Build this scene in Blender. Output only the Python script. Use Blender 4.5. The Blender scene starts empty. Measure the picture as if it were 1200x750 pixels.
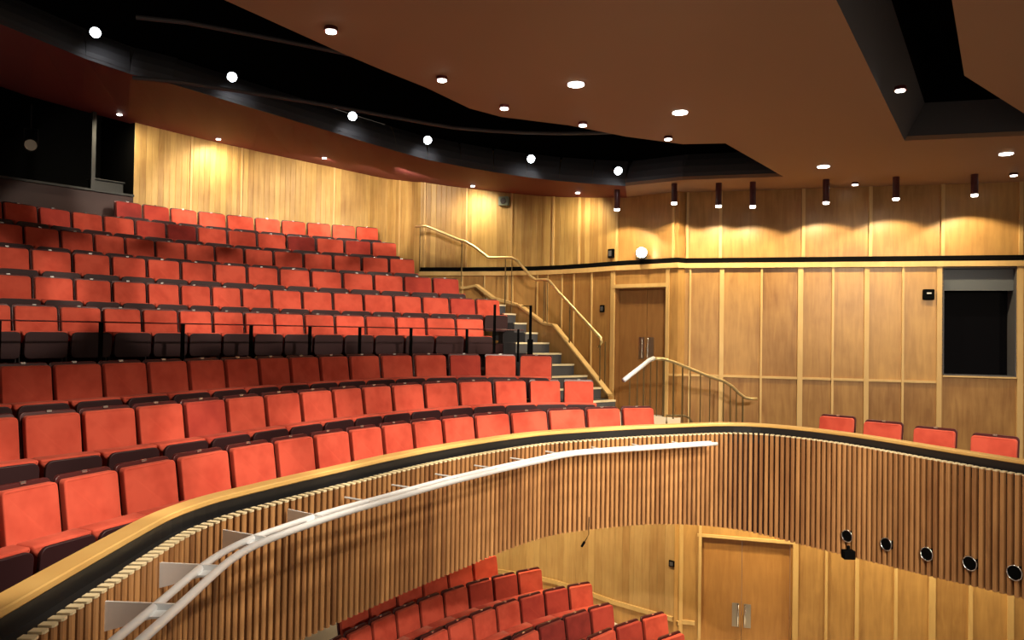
import bpy, bmesh, math, random
from mathutils import Vector, Matrix
random.seed(7)
# ------------------------------------------------------------------ camera
FPX = 867.0            # focal length in pixels of the 1200x750 frame
ROLL = 0.016
EYE = 6.0              # height of the lens above the stalls floor by the door
HZ = 14.5              # horizon, pixels below the middle of the frame
PITCH = math.atan(HZ/FPX)
CR, SR = math.cos(ROLL), math.sin(ROLL)
scene = bpy.context.scene
COL = scene.collection
cam_d = bpy.data.cameras.new('camera'); cam = bpy.data.objects.new('camera', cam_d)
COL.objects.link(cam); scene.camera = cam
cam_d.sensor_width = 36.0; cam_d.lens = 36.0*FPX/1200.0; cam_d.clip_start = 0.05; cam_d.clip_end = 100
Rv = Vector((1, 0, 0)); Uv = Vector((0, -math.sin(PITCH), math.cos(PITCH))); Fv = Vector((0, math.cos(PITCH), math.sin(PITCH)))
cx = Rv*CR + Uv*SR; cy = -Rv*SR + Uv*CR
M = Matrix(((cx.x, cy.x, -Fv.x, 0), (cx.y, cy.y, -Fv.y, 0), (cx.z, cy.z, -Fv.z, 0), (0, 0, 0, 1)))
cam.matrix_world = Matrix.Translation((0, 0, EYE)) @ M
def ray(px, py):
    dx = px-600.0; dy = py-375.0
    return cx*dx - cy*dy + Fv*FPX
def at(px, py, H):
    """point on the horizontal plane H metres above the lens height"""
    r = ray(px, py); t = H/r.z
    return Vector((r.x*t, r.y*t, EYE+H))
def atY(px, py, Y):
    r = ray(px, py); t = Y/r.y
    return Vector((r.x*t, Y, EYE+r.z*t))
# ------------------------------------------------------------------ world, exposure
scene.view_settings.view_transform = 'Standard'; scene.view_settings.look = 'None'
scene.view_settings.exposure = 0.12; scene.view_settings.gamma = 1.0; scene.view_settings.use_curve_mapping = False
w = bpy.data.worlds.new('world'); scene.world = w; w.use_nodes = True
w.node_tree.nodes['Background'].inputs[0].default_value = (1.0, 0.80, 0.62, 1)
w.node_tree.nodes['Background'].inputs[1].default_value = 0.20
def spot(name, loc, target, power, size=60, blend=0.6, color=(1, 0.83, 0.62), radius=0.06, parent=None):
    l = bpy.data.lights.new(name, 'SPOT'); l.energy = power; l.spot_size = math.radians(size); l.spot_blend = blend
    l.color = color; l.shadow_soft_size = radius
    o = bpy.data.objects.new(name, l); COL.objects.link(o); o.location = loc
    o.rotation_euler = (Vector(target)-Vector(loc)).to_track_quat('-Z', 'Y').to_euler()
    if parent: o.parent = parent
    return o
# unseen fill spots without fixtures, added to brighten seats, balcony front, walls and stalls
WARM = (1.0, 0.86, 0.68)
FILL_SPOTS = [  # x, y, h, target x, y, h, power, cone
    (1.6, 3.2, 2.50, -3.6, 7.6, -1.6, 60, 62),
    (2.6, 5.4, 2.50, -2.6, 10.6, -0.8, 70, 60),
    (2.4, 1.6, 2.50, -2.0, 15.0, 0.8, 1100, 30),
    (5.2, 3.2, 2.50, 6.0, 12.8, -1.5, 1800, 44),
    (3.0, 2.0, 2.50, 1.5, 13.8, -0.8, 1700, 33),
    (3.4, 2.6, 2.50, 1.5, 9.5, -2.6, 1000, 60),
    (6.0, 3.5, 0.60, -0.6, 11.6, -4.4, 1100, 34),
    (1.8, 3.6, 2.50, -1.6, 5.6, -2.0, 600, 62),
    (2.4, 4.6, 2.50, 4.8, 7.8, -2.0, 420, 60),
    (4.4, 1.0, 2.50, 0.6, 12.0, -5.2, 2600, 40),
]
for hx, hy, hh, tx, ty, th, pw, cone in FILL_SPOTS:
    spot('fill_spot', (hx, hy, EYE+hh), (tx, ty, EYE+th), pw, cone, 0.8, WARM, 0.12)
# rows of unseen spots added to light seat rows and the rear wall: (line under the lamps' targets, lamp stand-off, lamp height, target height, cone, power)
BANKS = [
    ([(-3.4, 4.2), (-2.7, 6.0), (-1.9, 7.5), (-1.07, 8.7), (0.04, 9.8), (1.6, 10.6)], 3.6, 2.52, -1.35, 34, 560),
    ([(-6.6, 9.3), (-5.35, 10.9), (-4.5, 11.7), (-3.6, 12.4), (-2.6, 13.2), (-1.6, 13.9), (-.5, 14.5)], 6.0, 2.45, 0.45, 24, 720),
    ([(-7.6, 13.2), (-6.6, 14.2), (-5.5, 15.1), (-4.3, 15.9), (-3.0, 16.5)], 3.1, 3.10, 1.80, 42, 150),
    ([(-7.3, 14.8), (-6.2, 15.7), (-4.8, 16.6), (-3.3, 17.2), (-1.8, 16.8)], 2.3, 3.10, 2.70, 74, 120),
]
for pts_, off_, lh_, th_, cone, pw in BANKS:
    for k in range(len(pts_)):
        a_ = Vector(pts_[max(k-1, 0)]); b_ = Vector(pts_[min(k+1, len(pts_)-1)]); d_ = (b_-a_).normalized(); n_ = Vector((d_.y, -d_.x)); c_ = Vector(pts_[k])
        spot('bank_fill_spot', (c_.x+n_.x*off_, c_.y+n_.y*off_, EYE+lh_), (c_.x, c_.y, EYE+th_), pw, cone, 0.35, WARM, 0.10)
# ------------------------------------------------------------------ materials
def mat(name, color, rough=0.6, metal=0.0, emit=None, estr=0.0, spec=0.5):
    m = bpy.data.materials.new(name); m.use_nodes = True; b = m.node_tree.nodes['Principled BSDF']
    b.inputs['Base Color'].default_value = (*color, 1); b.inputs['Roughness'].default_value = rough
    b.inputs['Metallic'].default_value = metal; b.inputs['Specular IOR Level'].default_value = spec
    if emit: b.inputs['Emission Color'].default_value = (*emit, 1); b.inputs['Emission Strength'].default_value = estr
    return m
def fabric(name, color, dark, scale=60):
    m = mat(name, color, 0.9, spec=0.15); nt = m.node_tree; b = nt.nodes['Principled BSDF']
    tc = nt.nodes.new('ShaderNodeTexCoord'); n1 = nt.nodes.new('ShaderNodeTexNoise'); n1.inputs['Scale'].default_value = 5
    n2 = nt.nodes.new('ShaderNodeTexNoise'); n2.inputs['Scale'].default_value = scale*6
    oi = nt.nodes.new('ShaderNodeObjectInfo')
    ad = nt.nodes.new('ShaderNodeVectorMath'); ad.operation = 'ADD'
    nt.links.new(tc.outputs['Object'], ad.inputs[0]); nt.links.new(oi.outputs['Location'], ad.inputs[1])
    nt.links.new(ad.outputs[0], n1.inputs['Vector']); nt.links.new(tc.outputs['Object'], n2.inputs['Vector'])
    mx = nt.nodes.new('ShaderNodeMix'); mx.data_type = 'RGBA'; mx.inputs[6].default_value = (*dark, 1); mx.inputs[7].default_value = (*color, 1)
    r = nt.nodes.new('ShaderNodeMapRange'); r.inputs[1].default_value = 0.3; r.inputs[2].default_value = 0.6
    nt.links.new(n1.outputs[0], r.inputs[0]); nt.links.new(r.outputs[0], mx.inputs[0]); nt.links.new(mx.outputs[2], b.inputs['Base Color'])
    bp = nt.nodes.new('ShaderNodeBump'); bp.inputs['Strength'].default_value = 0.15; bp.inputs['Distance'].default_value = 0.003
    nt.links.new(n2.outputs[0], bp.inputs['Height']); nt.links.new(bp.outputs[0], b.inputs['Normal'])
    b.inputs['Sheen Weight'].default_value = 0.25; b.inputs['Sheen Roughness'].default_value = 0.5
    b.inputs['Sheen Tint'].default_value = (1.0, 0.45, 0.32, 1)
    return m
def wood(name, c1, c2, board=0.0, contrast=0.5, rough=0.45, grain=28.0, tone=0.25):
    """wood mapped by UV in metres: u along the surface, v up. 'tone' is a per-panel attribute"""
    m = mat(name, c1, rough); nt = m.node_tree; N = nt.nodes.new; L = nt.links.new; b = nt.nodes['Principled BSDF']
    uv = N('ShaderNodeUVMap'); sep = N('ShaderNodeSeparateXYZ'); L(uv.outputs[0], sep.inputs[0])
    mp = N('ShaderNodeMapping'); mp.inputs['Scale'].default_value = (grain, 1.6, 1); L(uv.outputs[0], mp.inputs[0])
    n1 = N('ShaderNodeTexNoise'); n1.inputs['Scale'].default_value = 1.0; n1.inputs['Detail'].default_value = 4; n1.inputs['Distortion'].default_value = 0.6
    at_ = N('ShaderNodeAttribute'); at_.attribute_name = 'tone'
    cb = N('ShaderNodeCombineXYZ'); mu = N('ShaderNodeMath'); mu.operation = 'MULTIPLY'; mu.inputs[1].default_value = 37.0
    L(at_.outputs['Fac'], mu.inputs[0]); L(mu.outputs[0], cb.inputs[2])
    av = N('ShaderNodeVectorMath'); av.operation = 'ADD'; L(mp.outputs[0], av.inputs[0]); L(cb.outputs[0], av.inputs[1]); L(av.outputs[0], n1.inputs['Vector'])
    n3 = N('ShaderNodeTexNoise'); n3.inputs['Scale'].default_value = 2.2; n3.inputs['Detail'].default_value = 3
    av2 = N('ShaderNodeVectorMath'); av2.operation = 'ADD'; L(uv.outputs[0], av2.inputs[0]); L(cb.outputs[0], av2.inputs[1]); L(av2.outputs[0], n3.inputs['Vector'])
    s = N('ShaderNodeMath'); s.operation = 'MULTIPLY_ADD'; L(n1.outputs[0], s.inputs[0]); s.inputs[1].default_value = 0.7
    s2 = N('ShaderNodeMath'); s2.operation = 'MULTIPLY_ADD'; L(n3.outputs[0], s2.inputs[0]); s2.inputs[1].default_value = 0.5; s2.inputs[2].default_value = -0.1
    L(s2.outputs[0], s.inputs[2])
    t = N('ShaderNodeMath'); t.operation = 'MULTIPLY_ADD'; L(at_.outputs['Fac'], t.inputs[0]); t.inputs[1].default_value = tone*2; t.inputs[2].default_value = -tone
    s3 = N('ShaderNodeMath'); s3.operation = 'ADD'; L(s.outputs[0], s3.inputs[0]); L(t.outputs[0], s3.inputs[1])
    out = s3
    if board:
        f = N('ShaderNodeMath'); f.operation = 'DIVIDE'; f.inputs[1].default_value = board; L(sep.outputs[0], f.inputs[0])
        fl = N('ShaderNodeMath'); fl.operation = 'FLOOR'; L(f.outputs[0], fl.inputs[0])
        wn = N('ShaderNodeTexWhiteNoise'); wn.noise_dimensions = '1D'; L(fl.outputs[0], wn.inputs['W'])
        o2 = N('ShaderNodeMath'); o2.operation = 'MULTIPLY_ADD'; o2.inputs[1].default_value = contrast; L(wn.outputs['Value'], o2.inputs[0])
        sb = N('ShaderNodeMath'); sb.operation = 'SUBTRACT'; sb.inputs[1].default_value = contrast/2; L(s3.outputs[0], sb.inputs[0]); L(sb.outputs[0], o2.inputs[2]); out = o2
        fr = N('ShaderNodeMath'); fr.operation = 'FRACT'; L(f.outputs[0], fr.inputs[0])
        pp = N('ShaderNodeMath'); pp.operation = 'PINGPONG'; pp.inputs[1].default_value = 0.5; L(fr.outputs[0], pp.inputs[0])
        gr = N('ShaderNodeMapRange'); gr.inputs[1].default_value = 0.0; gr.inputs[2].default_value = 0.07; gr.inputs[3].default_value = 0.0; gr.inputs[4].default_value = 1.0; L(pp.outputs[0], gr.inputs[0])
        bp = N('ShaderNodeBump'); bp.inputs['Strength'].default_value = 0.6; bp.inputs['Distance'].default_value = 0.01
        L(gr.outputs[0], bp.inputs['Height']); L(bp.outputs[0], b.inputs['Normal'])
    cr = N('ShaderNodeValToRGB'); cr.color_ramp.elements[0].position = 0.15; cr.color_ramp.elements[0].color = (*c2, 1)
    cr.color_ramp.elements[1].position = 0.8; cr.color_ramp.elements[1].color = (*c1, 1)
    L(out.outputs[0], cr.inputs[0]); L(cr.outputs[0], b.inputs['Base Color'])
    return m
MT = {}
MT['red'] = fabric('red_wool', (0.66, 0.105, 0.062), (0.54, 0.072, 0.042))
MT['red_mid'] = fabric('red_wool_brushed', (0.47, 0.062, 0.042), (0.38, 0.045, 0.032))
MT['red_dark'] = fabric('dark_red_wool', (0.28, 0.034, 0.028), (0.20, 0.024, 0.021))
MT['shell'] = mat('maroon_lacquer', (0.075, 0.012, 0.012), 0.35)
MT['board'] = mat('maroon_board', (0.028, 0.006, 0.008), 0.55)
MT['leg'] = mat('seat_leg_black', (0.012, 0.006, 0.006), 0.6)
MT['plate'] = mat('brushed_number_plate', (0.85, 0.82, 0.78), 0.25, 0.9)
MT['wall_boards'] = wood('golden_vertical_boards', (0.62, 0.40, 0.13), (0.33, 0.18, 0.050), 0.115, 0.45, 0.5, 22, 0.15)
MT['wall_panels'] = wood('golden_veneer_panels', (0.53, 0.30, 0.095), (0.26, 0.12, 0.034), 0, 0, 0.4, 14, 0.26)
MT['wall_stalls'] = wood('pale_stalls_boards', (0.62, 0.40, 0.16), (0.40, 0.22, 0.075), 0.16, 0.4, 0.5, 18, 0.15)
MT['batten'] = wood('pale_timber_batten', (0.70, 0.48, 0.20), (0.55, 0.34, 0.12), 0, 0, 0.5, 10, 0.1)
MT['door'] = wood('brown_door_veneer', (0.34, 0.17, 0.055), (0.20, 0.09, 0.028), 0, 0, 0.4, 16, 0.1)
MT['door_low'] = wood('amber_door_veneer', (0.50, 0.25, 0.07), (0.32, 0.14, 0.035), 0, 0, 0.4, 16, 0.1)
MT['fin'] = wood('walnut_fin', (0.56, 0.285, 0.105), (0.26, 0.11, 0.038), 0, 0, 0.5, 30, 0.35)
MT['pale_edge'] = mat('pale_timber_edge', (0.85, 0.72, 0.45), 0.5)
MT['fin_back'] = mat('dark_fin_backing', (0.05, 0.018, 0.008), 0.8)
MT['cap'] = wood('oiled_oak_cap', (0.86, 0.56, 0.19), (0.66, 0.38, 0.11), 0, 0, 0.35, 3, 0.05)
MT['black'] = mat('matt_black', (0.003, 0.003, 0.003), 0.9, spec=0.05)
MT['booth_grey'] = mat('booth_grey_paint', (0.018, 0.019, 0.019), 0.6)
MT['blackgloss'] = mat('satin_black', (0.012, 0.012, 0.013), 0.35)
MT['grey_dark'] = mat('charcoal_paint', (0.085, 0.082, 0.088), 0.6)
MT['ceil'] = mat('brown_ceiling_paint', (0.33, 0.20, 0.12), 0.75, spec=0.2)
MT['soffit'] = mat('maroon_ceiling_paint', (0.165, 0.036, 0.034), 0.7, spec=0.2)
MT['floor'] = mat('dark_carpet', (0.03, 0.012, 0.012), 0.95, spec=0.1)
MT['floor_pale'] = mat('pale_timber_floor', (0.75, 0.68, 0.58), 0.5)
MT['tread'] = mat('slate_carpet', (0.085, 0.082, 0.085), 0.95, spec=0.1)
MT['nosing'] = mat('pale_nosing', (0.78, 0.66, 0.42), 0.5)
MT['brass'] = mat('brass', (0.92, 0.74, 0.36), 0.35, 0.75)
MT['bronze'] = mat('bronze_post', (0.20, 0.14, 0.06), 0.4, 0.6)
MT['steel'] = mat('polished_steel', (0.80, 0.82, 0.84), 0.22, 1.0)
MT['pipe'] = mat('satin_aluminium', (0.9, 0.93, 0.96), 0.3, 0.15)
MT['plates'] = mat('steel_door_plate', (0.42, 0.38, 0.32), 0.3, 1.0)
MT['lamp'] = mat('lamp_lens', (1, 1, 1), 0.4, emit=(1.0, 0.95, 0.85), estr=14)
MT['lampcool'] = mat('lamp_lens_cool', (1, 1, 1), 0.4, emit=(0.9, 0.97, 1.0), estr=22)
MT['blind'] = mat('grey_blind', (0.11, 0.12, 0.13), 0.7)
MT['glass'] = mat('dark_glass', (0.002, 0.002, 0.003), 0.08, spec=0.15)
MT['teal'] = mat('grey_green_plastic', (0.22, 0.27, 0.22), 0.5)
# ------------------------------------------------------------------ mesh helpers
class MB:
    def __init__(s): s.v = []; s.f = []; s.uv = []; s.t = []; s.mi = []; s.m = 0; s.tone = 0.5
    def quad(s, pts, uv=None, tone=None):
        i = len(s.v); s.v += [tuple(p) for p in pts]; s.f.append(tuple(range(i, i+len(pts))))
        if uv is None:
            a = Vector(pts[0]); n = (Vector(pts[1])-a).cross(Vector(pts[2])-a)
            if abs(n.z) > 0.7*n.length: uv = [(p[1], p[0]) for p in pts]
            else:
                d = Vector((-n.y, n.x, 0)); d = d.normalized() if d.length > 1e-9 else Vector((1, 0, 0))
                uv = [(p[0]*d.x+p[1]*d.y, p[2]) for p in pts]
        s.uv.append(uv); s.t.append(s.tone if tone is None else tone); s.mi.append(s.m)
    def hexa(s, b, t):
        """b, t: 4 bottom and 4 top corners, counter-clockwise from above"""
        s.quad([b[3], b[2], b[1], b[0]]); s.quad(t)
        for i in range(4):
            j = (i+1) % 4; s.quad([b[i], b[j], t[j], t[i]])
    def box(s, c, size, d=(1, 0), z=None):
        """c centre, size (along d, across, up)"""
        d = Vector((d[0], d[1], 0)).normalized(); n = Vector((-d.y, d.x, 0)); c = Vector(c)
        a, b, h = size[0]/2, size[1]/2, size[2]/2; k = Vector((0, 0, h))
        q = [c-d*a-n*b, c+d*a-n*b, c+d*a+n*b, c-d*a+n*b]
        s.hexa([p-k for p in q], [p+k for p in q])
    def prism(s, poly, z0, z1):
        """poly: list of (x,y), any winding"""
        A = sum(poly[i][0]*poly[(i+1) % len(poly)][1]-poly[(i+1) % len(poly)][0]*poly[i][1] for i in range(len(poly)))
        if A < 0: poly = poly[::-1]
        s.quad([(p[0], p[1], z1) for p in poly]); s.quad([(p[0], p[1], z0) for p in reversed(poly)])
        for i in range(len(poly)):
            a, b = poly[i], poly[(i+1) % len(poly)]
            s.quad([(a[0], a[1], z0), (b[0], b[1], z0), (b[0], b[1], z1), (a[0], a[1], z1)])
    def tube(s, pts, r, n=8, closed=False):
        pts = [Vector(p) for p in pts]; rings = []
        for i, p in enumerate(pts):
            d = (pts[min(i+1, len(pts)-1)]-pts[max(i-1, 0)]).normalized()
            a = Vector((0, 0, 1)) if abs(d.z) < 0.9 else Vector((1, 0, 0))
            u = d.cross(a).normalized(); v = u.cross(d)
            rings.append([p+(u*math.cos(k*2*math.pi/n)+v*math.sin(k*2*math.pi/n))*r for k in range(n)])
        for A, B in zip(rings, rings[1:]):
            for k in range(n): s.quad([A[k], B[k], B[(k+1) % n], A[(k+1) % n]])
        s.quad(rings[0]); s.quad(rings[-1][::-1])
    def cyl(s, c, axis, r0, r1, h, n=20, cap0=True, cap1=True):
        c = Vector(c); ax = Vector(axis).normalized(); a = Vector((0, 0, 1)) if abs(ax.z) < 0.9 else Vector((1, 0, 0))
        u = ax.cross(a).normalized(); v = ax.cross(u)
        A = [c+(u*math.cos(k*2*math.pi/n)+v*math.sin(k*2*math.pi/n))*r0 for k in range(n)]
        B = [c+ax*h+(u*math.cos(k*2*math.pi/n)+v*math.sin(k*2*math.pi/n))*r1 for k in range(n)]
        for k in range(n): s.quad([A[k], A[(k+1) % n], B[(k+1) % n], B[k]])
        if cap0: s.quad(A[::-1])
        if cap1: s.quad(B)
    def build(s, name, mats, parent=None, smooth=False, bevel=0.0):
        me = bpy.data.meshes.new(name); me.from_pydata(s.v, [], s.f)
        ul = me.uv_layers.new(name='UVMap'); k = 0
        for fi, uv in enumerate(s.uv):
            for q in uv: ul.data[k].uv = q; k += 1
        at_ = me.attributes.new('tone', 'FLOAT', 'FACE'); at_.data.foreach_set('value', s.t)
        if not isinstance(mats, (list, tuple)): mats = [mats]
        for m in mats: me.materials.append(m)
        me.polygons.foreach_set('material_index', s.mi)
        bm = bmesh.new(); bm.from_mesh(me); bmesh.ops.remove_doubles(bm, verts=bm.verts, dist=1e-5)
        bm.to_mesh(me); bm.free()
        if smooth:
            for p in me.polygons: p.use_smooth = True
        me.update()
        o = bpy.data.objects.new(name, me); COL.objects.link(o)
        if parent: o.parent = parent
        if bevel:
            md = o.modifiers.new('bevel', 'BEVEL'); md.width = bevel; md.segments = 2; md.limit_method = 'ANGLE'
        return o
def struct(o): o['kind'] = 'structure'; return o
def tag(o, label, cat, group=None):
    o['label'] = label; o['category'] = cat
    if group: o['group'] = group
    return o
def thing(name, loc, label, cat, group=None, rz=0):
    o = bpy.data.objects.new(name, None); COL.objects.link(o); o.location = loc; o.rotation_euler = (0, 0, rz)
    o.empty_display_size = 0.1
    return tag(o, label, cat, group)
def dup(root, loc, rz, label, group=None, sx=1.0):
    r = root.copy(); COL.objects.link(r); r.location = loc; r.rotation_euler = (0, 0, rz); r.scale = (sx, 1, 1); r['label'] = label
    if group: r['group'] = group
    kids = []
    for ch in list(root.children):
        c = ch.copy(); COL.objects.link(c); c.parent = r; kids.append(c)
        for g in ch.children:
            d = g.copy(); COL.objects.link(d); d.parent = c
    return r, kids
def V2(p): return Vector((p[0], p[1]))
def resample(P, step):
    P = [Vector(p) for p in P]; L = [0]
    for a, b in zip(P, P[1:]): L.append(L[-1]+(b-a).length)
    n = max(2, int(round(L[-1]/step))+1); out = []; j = 0
    for i in range(n):
        t = L[-1]*i/(n-1)
        while j < len(P)-2 and L[j+1] < t: j += 1
        u = (t-L[j])/max(L[j+1]-L[j], 1e-9); out.append(P[j].lerp(P[j+1], min(max(u, 0), 1)))
    return out
def smooth_line(P, it=2):
    P = [Vector(p) for p in P]
    for _ in range(it): P = [P[0]]+[(P[i-1]+P[i]*2+P[i+1])/4 for i in range(1, len(P)-1)]+[P[-1]]
    return P
def tangents(P):
    return [(P[min(i+1, len(P)-1)]-P[max(i-1, 0)]).normalized() for i in range(len(P))]
def offset(P, d):
    """2-D offset; positive is to the right-hand side of travel"""
    T = tangents(P); return [p+Vector((t.y, -t.x))*d for p, t in zip(P, T)]
def extend(P, a, b):
    P = list(P)
    if a: P = [P[0]+(P[0]-P[1]).normalized()*a]+P
    if b: P = P+[P[-1]+(P[-1]-P[-2]).normalized()*b]
    return P
# ================================================================== WALLS
HL = 1.40
wall_px = [(490, 313.3), (545, 313.3), (600, 313.0), (630, 312.3), (660, 310.8), (690, 308.8), (723, 306), (757, 304), (795, 301.8)]
WL = [at(x, y, HL).xy for x, y in wall_px]
WL = [WL[0]] + smooth_line(WL[1:7], 1)[0:] + WL[7:]
wr0 = at(803, 302.6, HL).xy; wr1 = at(1195, 298.8, HL).xy
dr = (wr1-wr0).normalized(); wr2 = wr1+dr*3.2
WALL = WL+[wr0, wr0.lerp(wr1, 0.5), wr1, wr2]
def line_hit(P, px, py=400):
    r = ray(px, py); d = Vector((r.x, r.y)); best = None
    for i, (a, b) in enumerate(zip(P, P[1:])):
        e = b-a; den = d.x*e.y-d.y*e.x
        if abs(den) < 1e-9: continue
        t = (a.x*e.y-a.y*e.x)/den; u = (a.x*d.y-a.y*d.x)/den
        if -0.001 <= u <= 1.001 and t > 0 and (best is None or t < best[0]): best = (t, a+e*u, e.normalized())
    return best
def wallpt(px, py, P=None):
    """point on the wall line under a pixel: (point, tangent)"""
    t, p, e = line_hit(P or WALL, px, py); r = ray(px, py)
    return Vector((p.x, p.y, EYE+r.z*t)), e
def wall_strip(mb, P, z0, z1, tone=0.5, u0=0.0, back=False):
    u = u0
    for a, b in zip(P, P[1:]):
        L = (b-a).length
        za0, zb0 = (z0 if not callable(z0) else z0(a)), (z0 if not callable(z0) else z0(b))
        za1, zb1 = (z1 if not callable(z1) else z1(a)), (z1 if not callable(z1) else z1(b))
        q = [(a.x, a.y, za0), (b.x, b.y, zb0), (b.x, b.y, zb1), (a.x, a.y, za1)]
        mb.quad(q, [(u, q[0][2]), (u+L, q[1][2]), (u+L, q[2][2]), (u, q[3][2])], tone); u += L
    return u
HC = 2.60
i_c = len(WL)-1
def sub(P, pa, pb):
    """piece of wall line between two pixel columns"""
    ha = line_hit(P, pa)[1]; hb = line_hit(P, pb)[1]
    def par(p):
        L = 0
        for a, b in zip(P, P[1:]):
            e = b-a; t = (p-a).dot(e)/e.length_squared
            if -1e-4 <= t <= 1.0001 and (a+e*t-p).length < 1e-3: return L+t*e.length
            L += e.length
        return L
    A, B = par(ha), par(hb); L = 0; out = [ha]
    for a, b in zip(P, P[1:]):
        L += (b-a).length
        if A+1e-4 < L < B-1e-4: out.append(b)
    return out+[hb]
# --- upper wall (above the ledge)
mb = MB()
up_cols = [490, 498, 547.5, 600, 635.5, 649, 679.5, 724]
for a, b in zip(up_cols, up_cols[1:]): wall_strip(mb, sub(WALL, a, b), EYE+HL, EYE+4.6, random.random(), a*0.37)
mb.m = 1
up_cols2 = [724, 795, 804, 844.5, 941.5, 1020, 1104.5, 1196]
for a, b in zip(up_cols2, up_cols2[1:]): wall_strip(mb, sub(WALL, a, b), EYE+HL, EYE+4.6, 0.35+0.5*random.random(), a*0.37)
wall_strip(mb, [line_hit(WALL, 1196)[1], wr2], EYE+HL, EYE+4.6, 0.5, 5)
struct(mb.build('wall_right', [MT['wall_boards'], MT['wall_panels']]))
def vbatten(mb, px, z0, z1, wd=0.035, dp=0.03, P=None, py=400):
    p, e = wallpt(px, py, P); n = Vector((e.y, -e.x)); n3 = Vector((n.x, n.y, 0))
    mb.tone = random.random(); mb.box(Vector((p.x, p.y, (z0+z1)/2))+n3*dp/2, (wd, dp, z1-z0), (e.x, e.y))
mb = MB()
for px in (498, 547.5, 600, 649, 679.5, 724, 790, 806): vbatten(mb, px, EYE+HL, EYE+3.6, 0.04, 0.035, py=260)
for px in (844.5, 941.5, 1020, 1104.5, 1196): vbatten(mb, px, EYE+HL, EYE+3.0, 0.055, 0.035, py=260)
struct(mb.build('trim_1', MT['batten']))
# --- ledge: dark groove above a pale cornice
LW = [line_hit(WALL, 490)[1]]+WALL[1:]
def band(mb, P, z0, z1, d0, d1):
    A = offset(P, d0); B = offset(P, d1)
    for i in range(len(P)-1):
        q = lambda L, k, z: (L[k].x, L[k].y, z)
        mb.quad([q(B, i, z0), q(B, i+1, z0), q(B, i+1, z1), q(B, i, z1)])
        mb.quad([q(B, i, z1), q(B, i+1, z1), q(A, i+1, z1), q(A, i, z1)])
        mb.quad([q(A, i, z0), q(A, i+1, z0), q(B, i+1, z0), q(B, i, z0)])
mb = MB(); band(mb, LW, EYE+HL-0.095, EYE+HL, 0.0, 0.012); struct(mb.build('trim_2', MT['black']))
mb = MB(); band(mb, LW, EYE+HL-0.185, EYE+HL-0.095, 0.0, 0.06); struct(mb.build('trim_3', MT['batten']))
# --- lower wall, balcony level (panels) and stalls level
ZT = EYE+HL-0.1; ZM = EYE-0.72
UPD = (721, 781)   # upper door columns
def zdoor(px, py): return wallpt(px, py)[0].z
Z_DOORTOP = zdoor(750, 337)
mb = MB()
lowcols = [490, 542, 568, 595, 630, 642, 659, 673, 694, 721]
for a, b in zip(lowcols, lowcols[1:]): wall_strip(mb, sub(WALL, a, b), EYE-2.55, ZT, 0.3+0.6*random.random(), a*0.31)
wall_strip(mb, sub(WALL, 721, 781), Z_DOORTOP, ZT, 0.6, 2.2)
cols2 = [781, 809, 846, 892.5, 938, 976, 1015.5, 1058, 1101]
for a, b in zip(cols2, cols2[1:]):
    t1 = {892.5: 0.2}.get(a, 0.35+0.5*random.random())
    wall_strip(mb, sub(WALL, a, b), ZM, ZT, t1, a*0.31)
    wall_strip(mb, sub(WALL, a, b), EYE-2.55, ZM, 0.05+0.35*random.random(), a*0.57)
WX0, WX1 = 1105, 1191
WZ0, WZ1 = wallpt(1150, 441)[0].z, wallpt(1150, 313.5)[0].z
wall_strip(mb, sub(WALL, 1101, WX0), EYE-2.55, ZT, 0.5, 1)
wall_strip(mb, sub(WALL, WX0, WX1), EYE-2.55, WZ0, 0.2, 2); wall_strip(mb, sub(WALL, WX0, WX1), WZ1, ZT, 0.5, 3)
wall_strip(mb, [line_hit(WALL, WX1)[1], wr2], EYE-2.55, ZT, 0.5, 3.7)
struct(mb.build('wall_back', MT['wall_panels']))
mb = MB()
for px in (542, 568, 595, 601, 630, 642, 659, 673, 694): vbatten(mb, px, EYE-1.3, ZT, 0.03, 0.03, py=340)
for px, wd in ((719, .09), (783, .06), (809, .035), (846, .075), (892.5, .035), (938, .085), (976, .035), (1015.5, .075), (1058, .035), (1100.5, .075), (1195, .085)):
    vbatten(mb, px, EYE-2.0, ZT, wd, 0.035, py=340)
# horizontal battens
hp = sub(WALL, 781, 1101); band(mb, hp, ZM-0.02, ZM+0.02, 0, 0.022)
hp = sub(WALL, 1195, 1199); band(mb, hp, ZM-0.02, ZM+0.02, 0, 0.022)
band(mb, sub(WALL, 719, 783), Z_DOORTOP, Z_DOORTOP+0.07, 0, 0.04)
struct(mb.build('trim_4', MT['batten']))
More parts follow.
